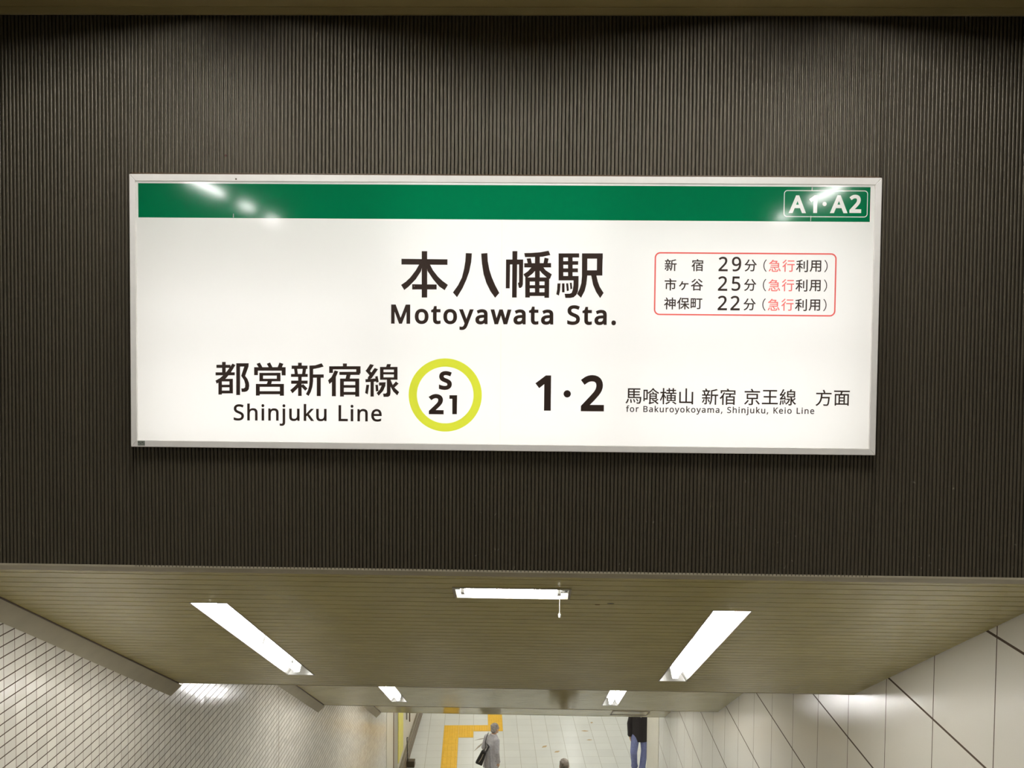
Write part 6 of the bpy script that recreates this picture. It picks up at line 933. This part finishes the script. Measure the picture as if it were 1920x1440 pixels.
    for a in ((-1.900, -1.894, -0.479), (-1.891, -1.887, -0.484), (-1.883, -1.876, -0.479), (-1.873, -1.870, -0.486)):
        lp.box(a[0], a[1], 4.4346, 4.4354, a[2], a[2]+0.006)
    lp.build('label_print', M['label_ink'], low, origin=O)
    MB().prism([(-1.4213+0.004*math.cos(k*math.pi/5), 0.7884+0.004*math.sin(k*math.pi/5)) for k in range(10)], 'y', 4.4345, 4.438).build('screw', M['dark_trim'], topb, origin=O)
    return root
build_sign()
# ------------------------------------------------------------------ small things in the concourse
ps = MB().box(-3.06, -3.045, 21.375, 22.16, -9.79, -8.0).build('wall_poster', M['poster'], origin=(-3.06, 21.77, -9.79), loc=(-3.06, 21.77, -9.79+ZO))
tag(ps, 'tall yellow poster on the left concourse wall beside the end of the stairs', 'poster')
for i, (y, zb, mt) in enumerate(((22.80, -9.318, 'shutter'), (23.36, -9.60, 'brown'))):
    p = MB().tube([(-3.045, y, -7.40), (-3.045, y, zb)], 0.014, n=8).build('wall_conduit', M[mt], origin=(-3.045, y, zb), loc=(-3.045, y, zb+ZO))
    tag(p, ('thin grey conduit on the left concourse wall, the nearer of two' if i == 0 else 'thin brown conduit on the left concourse wall, the farther of two'), 'conduit', 'conduits on the concourse wall')
stand = thing('dustpan', 'dark long-handled dustpan standing by the skirting of the left concourse wall', 'dustpan', (-2.985, 22.62, FZ))
b = MB(); b.prism([(-0.11, 0.0), (0.12, 0.0), (0.12, 0.03), (0.06, 0.15), (-0.11, 0.15)], 'x', -0.015, 0.17)
b.build('pan', M['steel_dark'], stand)
hnd = MB().tube([(0.005, -0.085, 0.10), (-0.020, -0.09, 0.74)], 0.011, n=8).build('handle', M['black'], stand)
MB().tube([(-0.025, -0.09, 0.735), (0.01, -0.09, 0.745)], 0.013, n=8).build('grip', M['black'], hnd)

# ------------------------------------------------------------------ people
def remeshed(name, mb, mat, parent, voxel=0.009, smooth=4):
    ob = mb.build(name, mat, None, recalc=False)
    md = ob.modifiers.new('remesh', 'REMESH'); md.mode = 'VOXEL'; md.voxel_size = voxel; md.use_smooth_shade = True
    sm = ob.modifiers.new('smooth', 'SMOOTH'); sm.factor = 0.5; sm.iterations = smooth
    dg = bpy.context.evaluated_depsgraph_get()
    me = bpy.data.meshes.new_from_object(ob.evaluated_get(dg))
    old = ob.data; ob.modifiers.clear(); ob.data = me; bpy.data.meshes.remove(old)
    me.name = name; me.materials.clear(); me.materials.append(mat)
    me.polygons.foreach_set('use_smooth', [True]*len(me.polygons))
    ob.parent = parent
    return ob

def lerp(a, b, t): return Vector(a)*(1-t) + Vector(b)*t

def limb(mb, pts, rad, n=14):
    for i, (p, r) in enumerate(zip(pts, rad)):
        mb.ball(p, r, r, r, n=12, m=8)
    mb.tube(pts, rad, n=n)

def hand(mb, wrist, d, pn, side, grip=0.35):
    """palm, five bent fingers; d = direction of the forearm, pn = palm normal"""
    d = Vector(d).normalized(); pn = (Vector(pn) - d*Vector(pn).dot(d)).normalized()
    ac = d.cross(pn)*side
    w = Vector(wrist); pc = w + d*0.045
    R = Matrix((ac, pn, d)).transposed()
    mb.ball(pc, 0.041, 0.017, 0.05, rot=R)
    for i, (off, ln) in enumerate(((-0.030, 0.066), (-0.010, 0.078), (0.010, 0.073), (0.029, 0.056))):
        p = w + d*(0.086 - abs(off)*0.15) + ac*off
        pts = [p]; a = grip*0.5
        for k in range(3):
            q = pts[-1] + (d*math.cos(a) + pn*math.sin(a))*(ln*(0.42, 0.32, 0.26)[k]); pts.append(q); a += grip
        mb.tube(pts, [0.0092, 0.0088, 0.0082, 0.0068], n=8)
        mb.ball(pts[-1], 0.0068, 0.0068, 0.0068, n=8, m=6)
    p0 = w + d*0.028 - ac*0.034; p1 = p0 - ac*0.024 + d*0.022 + pn*0.012; p2 = p1 - ac*0.006 + d*0.03 + pn*0.010
    mb.tube([p0, p1, p2], [0.012, 0.0105, 0.008], n=8); mb.ball(p2, 0.008, 0.008, 0.008, n=8, m=6)

def person(label, loc, J, yaw, mats, coat_hem=0.82, slim=1.0, head_yaw=0.0, lw=1.0):
    """J: joints in a local frame, x to the person's right, y the way the person faces, z up"""
    root = thing('person', label, 'person', loc, rot=(0, 0, yaw))
    V = {k: Vector(v) for k, v in J.items()}
    skin, hairm, top, leg, shoe = mats
    hd = V['head']; HR = Matrix.Rotation(head_yaw, 3, 'Z')
    mb = MB()
    # trunk
    ch, pe, nk = V['chest'], V['pelvis'], V['neck']
    w = .92*min(1.0, slim)
    mb.loft([(pe - Vector((0,0,.08)), .12, .09), (pe, .155*w, .105*w), (lerp(pe, ch, .45), .135*w, .095*w), (ch, .160*w, .112*w), (lerp(ch, nk, .6), .125*w, .082*w), (nk - Vector((0,0,.02)), .062, .058)], n=20)
    mb.tube([nk - Vector((0,0,.05)), lerp(nk, hd, .7)], [.060, .054], n=14)
    # head
    mb.ball(hd + Vector((0,0,.022)), .076, .096, .105, n=20, m=14, rot=HR)
    mb.ball(hd + HR @ Vector((0, .030, -.048)), .056, .060, .072, n=16, m=10, rot=HR)
    mb.ball(hd + HR @ Vector((0, .066, -.096)), .026, .024, .022, n=12, m=8, rot=HR)
    mb.tube([hd + HR @ Vector((0, .092, .018)), hd + HR @ Vector((0, .112, -.028))], [.009, .014], n=8)
    mb.ball(hd + HR @ Vector((0, .110, -.030)), .016, .013, .010, n=10, m=6, rot=HR)
    mb.ball(hd + HR @ Vector((0, .087, .030)), .050, .014, .011, n=12, m=6, rot=HR)
    for s in (-1, 1):
        mb.ball(hd + HR @ Vector((s*.078, .002, -.010)), .010, .020, .033, n=10, m=8, rot=HR)
    # limbs
    for s, k in ((-1, 'l'), (1, 'r')):
        limb(mb, [V['sho_'+k], V['elb_'+k], V['wri_'+k]], [.046*min(1, slim), .038, .027])
        hand(mb, V['wri_'+k], V['wri_'+k]-V['elb_'+k], Vector((-s, 0, 0)), s)
        limb(mb, [V['hip_'+k], V['kne_'+k], V['ank_'+k]], [.085, .056, .040])
        mb.tube([V['ank_'+k], V['ank_'+k]+Vector((0, .02, -.06)), V['toe_'+k]], [.040, .042, .030], n=12)
    body = remeshed('body', mb, skin, root, voxel=.0065, smooth=2)
    for s in (-1, 1):
        e = MB().ball(hd + HR @ Vector((s*.031, .084, .010)), .012, .009, .008, n=10, m=8, rot=HR).build('eye', M['eye'], body, smooth=True)
    m_ = MB().tube([hd + HR @ Vector((-.024, .083, -.062)), hd + HR @ Vector((0, .092, -.060)), hd + HR @ Vector((.024, .083, -.062))], [.004, .006, .004], n=8).build('mouth', M['lips'], body, smooth=True)
    # hair: cap over the crown, back and sides
    hm = MB()
    rot = HR
    hm.ball(hd + HR @ Vector((0, -.012, .034)), .084, .098, .103, n=20, m=14, rot=rot)
    hm.ball(hd + HR @ Vector((0, -.040, -.025)), .076, .070, .075, n=18, m=12, rot=rot)
    for k in range(14):
        a = k*2.399; rr = .020 + .045*((k*37) % 10)/10
        hm.ball(hd + HR @ Vector((rr*math.cos(a), -.016 + rr*math.sin(a)*1.1, .106 - rr*.42)), .030, .034, .030, n=10, m=8)
    hair = remeshed('hair', hm, hairm, body, voxel=.006, smooth=8)
    # trousers
    tm = MB()
    tm.loft([(pe - Vector((0,0,.10)), .150, .118), (pe, .168, .122), (pe + Vector((0,0,.10)), .155, .112)], n=20)
    for k in 'lr':
        h, kn, an = V['hip_'+k], V['kne_'+k], V['ank_'+k]
        limb(tm, [h, kn, lerp(kn, an, .92)], [.098*lw, .076*lw, .066*lw])
        tm.tube([lerp(kn, an, .85), lerp(kn, an, 1.02)+Vector((0, .01, -.01))], [.068*lw, .078*lw], n=14)
        mid = lerp(kn, an, .62); tm.ball(mid + Vector((0, -.01, 0)), .070, .072, .03)
    remeshed('trousers', tm, leg, root, voxel=.009, smooth=3)
    # coat
    cm = MB()
    hem = coat_hem
    sl_, sr = V['sho_l'], V['sho_r']; yawt = math.atan2(sr.y-sl_.y, sr.x-sl_.x)
    base = Vector((pe.x, pe.y-.005, hem))
    q = slim
    cm.loft([(base, .215*q, .155*q, yawt), (lerp(base, pe, .5), .205*q, .15*q, yawt), (pe + Vector((0,0,.06)), .190*q, .142*q, yawt), (lerp(pe, ch, .55), .182*q, .138*q, yawt),
             (ch, .196*q, .140*q, yawt), (lerp(ch, nk, .45), .186*q, .118*q, yawt), (lerp(ch, nk, .75), .140*q, .092, yawt), (nk + Vector((0,0,.02)), .070, .070, yawt)], n=28)
    for k in 'lr':
        s_, e_, w_ = V['sho_'+k], V['elb_'+k], V['wri_'+k]
        limb(cm, [lerp(s_, ch, .15), s_, e_, lerp(e_, w_, .96)], [.080*slim, .070*slim, .060*slim, .052*slim])
        cm.tube([lerp(e_, w_, .86), lerp(e_, w_, 1.0)], [.054*slim, .056*slim], n=12)
        for t in (.58, .82): cm.ball(lerp(s_, e_, t), .066*slim, .064*slim, .022)
    # folds and collar
    for a, dx, dz in ((0.4, -.10, .0), (1.1, .05, .02), (-0.6, .12, -.03)):
        cm.tube([base + Vector((dx, -.15, .03)), pe + Vector((dx*.6, -.135, .15+dz)), ch + Vector((dx*.3, -.125, -.02))], [.022, .016, .008], n=8)
    cm.tube([nk + Vector((.066*math.cos(t*math.pi/8), .066*math.sin(t*math.pi/8), -.005 - .02*math.sin(t*math.pi/8))) for t in range(-1, 18)], .018, n=8, caps=False)
    remeshed('jacket', cm, top, root, voxel=.008, smooth=3)
    # shoes
    for k in 'lr':
        an, to = V['ank_'+k], V['toe_'+k]
        sm = MB(); d = (to-an); d.z = 0
        heel = an - d.normalized()*.055 + Vector((0, 0, -.062))
        sm.tube([heel, an + Vector((0,0,-.055)), lerp(an + Vector((0,0,-.062)), to, .6), to], [(.036, .030), (.045, .042), (.047, .034), (.034, .022)], n=14)
        sm.ball(heel, .036, .036, .030); sm.ball(to, .034, .034, .022); sm.tube([an + Vector((0,0,-.04)), an + Vector((0,0,.02))], [.047, .046], n=12)
        remeshed('shoe', sm, shoe, root, voxel=.007, smooth=2)
    return root, V

def cloth(name, col, rough=0.85):
    return plain(name, col, rough, noise=0.18, nscale=28, bump=0.4, bscale=120)
M['skin'] = plain('skin', lin(204, 160, 128), 0.5, noise=0.06)
M['eye'] = plain('eye', lin(50, 38, 30), 0.2)
M['lips'] = plain('lips', lin(160, 100, 86), 0.5)
M['hair_grey'] = plain('grey_hair', lin(168, 160, 156), 0.7, noise=0.5, nscale=30, bump=0.6, bscale=180)
M['hair_brown'] = plain('grey_brown_hair', lin(148, 138, 126), 0.7, noise=0.35, nscale=40, bump=0.6, bscale=180)
M['hair_black'] = plain('dark_hair', lin(44, 38, 34), 0.6, bump=0.5, bscale=180)
M['coat_grey'] = cloth('grey_coat_cloth', lin(194, 190, 194))
M['trousers_dark'] = cloth('dark_navy_trousers', lin(48, 44, 58))
M['jacket_black'] = cloth('black_jacket_cloth', lin(40, 34, 34))
M['jeans'] = cloth('blue_denim', lin(124, 130, 174))
M['jacket_brown'] = cloth('brown_grey_jacket_cloth', lin(112, 102, 92))
M['shoe_dark'] = plain('dark_leather', lin(58, 50, 40), 0.4)
M['shoe_black'] = plain('black_leather', lin(34, 30, 28), 0.4)
M['shirt'] = cloth('pale_shirt', lin(190, 184, 176))
M['bag'] = plain('black_bag_nylon', lin(38, 34, 32), 0.5, noise=0.2, nscale=20)
M['bag_trim'] = plain('pale_bag_piping', lin(150, 138, 124), 0.5)

def joints(h=1.66, **o):
    k = h/1.70
    J = dict(pelvis=(0, 0, .93), chest=(0, -.01, 1.27), neck=(0, -.01, 1.46), head=(0, .02, 1.585),
             sho_l=(-.180, -.01, 1.372), elb_l=(-.225, -.03, 1.12), wri_l=(-.235, .03, .87),
             sho_r=(.180, -.01, 1.372), elb_r=(.225, -.03, 1.12), wri_r=(.235, .03, .87),
             hip_l=(-.09, 0, .90), kne_l=(-.095, .02, .49), ank_l=(-.10, -.02, .085), toe_l=(-.115, .15, .024),
             hip_r=(.09, 0, .90), kne_r=(.095, .02, .49), ank_r=(.10, -.02, .085), toe_r=(.115, .15, .024))
    J.update(o)
    return {a: (v[0]*k, v[1]*k, v[2]*k) for a, v in J.items()}

# man in the grey coat, seen from behind, half turned to his right
Jg = joints(1.70, chest=(.01, .02, 1.27), neck=(.03, .05, 1.455), head=(.045, .085, 1.585),
            sho_l=(-.150, .04, 1.362), elb_l=(-.215, .0, 1.12), wri_l=(-.20, .14, .92), sho_r=(.165, -.01, 1.368), elb_r=(.205, -.06, 1.11), wri_r=(.195, .01, .86),
            kne_l=(-.095, .12, .50), ank_l=(-.10, .10, .085), toe_l=(-.115, .27, .024), kne_r=(.10, -.02, .49), ank_r=(.10, -.20, .11), toe_r=(.115, -.04, .024))
gx, gy, gyaw = -0.862, 21.1, -0.55
gman, GV = person('person seen from behind in a grey coat with a black bag on the left shoulder', (gx, gy, FZ), Jg, gyaw,
       (M['skin'], M['hair_grey'], M['coat_grey'], M['trousers_dark'], M['shoe_black']), coat_hem=.70, slim=.90, head_yaw=-0.35)
# his shoulder bag hangs at his left side
RZ = Matrix.Rotation(gyaw, 3, 'Z')
off = Vector((-.275, -.23, .87))          # from the point between his feet to the bottom of the bag
bagr = thing('shoulder_bag', 'black shoulder bag hanging at the left side of the person in grey', 'bag', (gx+off.x, gy+off.y, FZ+off.z))
bm_ = MB()
Rb = Matrix.Rotation(0.40, 3, 'Y')
def bl(p): return Rb @ Vector(p)
pts = [(-.085, -.045, 0), (.085, -.045, 0), (.085, .045, 0), (-.085, .045, 0), (-.060, -.030, .34), (.060, -.030, .34), (.060, .030, .34), (-.060, .030, .34)]
bm_.add([bl(p) for p in pts], [[0,3,2,1],[4,5,6,7],[0,1,5,4],[1,2,6,5],[2,3,7,6],[3,0,4,7]])
bo = bm_.build('bag_body', M['bag'], bagr)
md = bo.modifiers.new('bevel', 'BEVEL'); md.width = 0.022; md.segments = 3
pp = MB().tube([bl((-.02, -.050, .06)), bl((.0, -.050, .17)), bl((-.0, -.042, .27))], [.008, .010, .008], n=8); pp.build('pocket_piping', M['bag_trim'], bo)
sh = RZ @ GV['sho_l'] - off
st1 = MB()
st1.tube([bl((-.03, 0, .32)), bl((.0, -.0, .42)), sh + Vector((-.03, -.10, -.08)), sh + Vector((.01, -.045, .070)), sh + Vector((.03, .03, .075)), sh + Vector((-.05, .05, -.08)), bl((.06, .06, .44)), bl((.045, 0.0, .33))], [(.020, .007)]*8, n=8)
st1.build('strap', M['bag'], bagr)

# person in the black jacket walking towards the stairs, half hidden by the right wall end
Jb = joints(1.74, hip_r=(.10, .0, .90), kne_r=(.165, .17, .50), ank_r=(.125, .03, .12), toe_r=(.235, .17, .045),
            hip_l=(-.10, 0, .90), kne_l=(-.105, .05, .49), ank_l=(-.045, .12, .085), toe_l=(-.055, .29, .024), wri_r=(.245, .02, .86), elb_r=(.25, -.03, 1.12), sho_r=(.190, -.01, 1.375))
bx, by = 2.745, 22.62
bman, BV = person('person in a black jacket and blue jeans walking beside the right wall end', (bx, by, FZ), Jb, math.pi,
       (M['skin'], M['hair_black'], M['jacket_black'], M['jeans'], M['shoe_dark']), coat_hem=.76, slim=1.08, lw=1.12)
sv = MB().add([(-.045, .128, 1.49), (.045, .128, 1.49), (.012, .160, 1.375), (-.012, .160, 1.375), (-.045, .05, 1.49), (.045, .05, 1.49), (.012, .10, 1.375), (-.012, .10, 1.375)],
              [[0,1,2,3],[7,6,5,4],[0,4,5,1],[1,5,6,2],[2,6,7,3],[3,7,4,0]])
sv.build('shirt', M['shirt'], bman)

# person on the last flight, only the crown of the head is in the picture
y3 = 16.02
z3 = None
_n = round((SEGS[2][1]-FZ)/0.16); _r = (SEGS[2][1]-FZ)/_n; _g = _r/SL
_k = int((y3 - SEGS[2][0])/_g) + 1
z3 = SEGS[2][1] - _r*_k
Jt = joints(1.0)
h3 = (-7.205 - z3)
Jt = joints(h3/1.018)
person('person on the lower stairs of whom only the grey-brown crown of the head shows', (0.63, SEGS[2][0]+_g*(_k-0.42), z3), Jt, 0.0,
       (M['skin'], M['hair_brown'], M['jacket_brown'], M['trousers_dark'], M['shoe_black']), coat_hem=.76*h3/1.7)
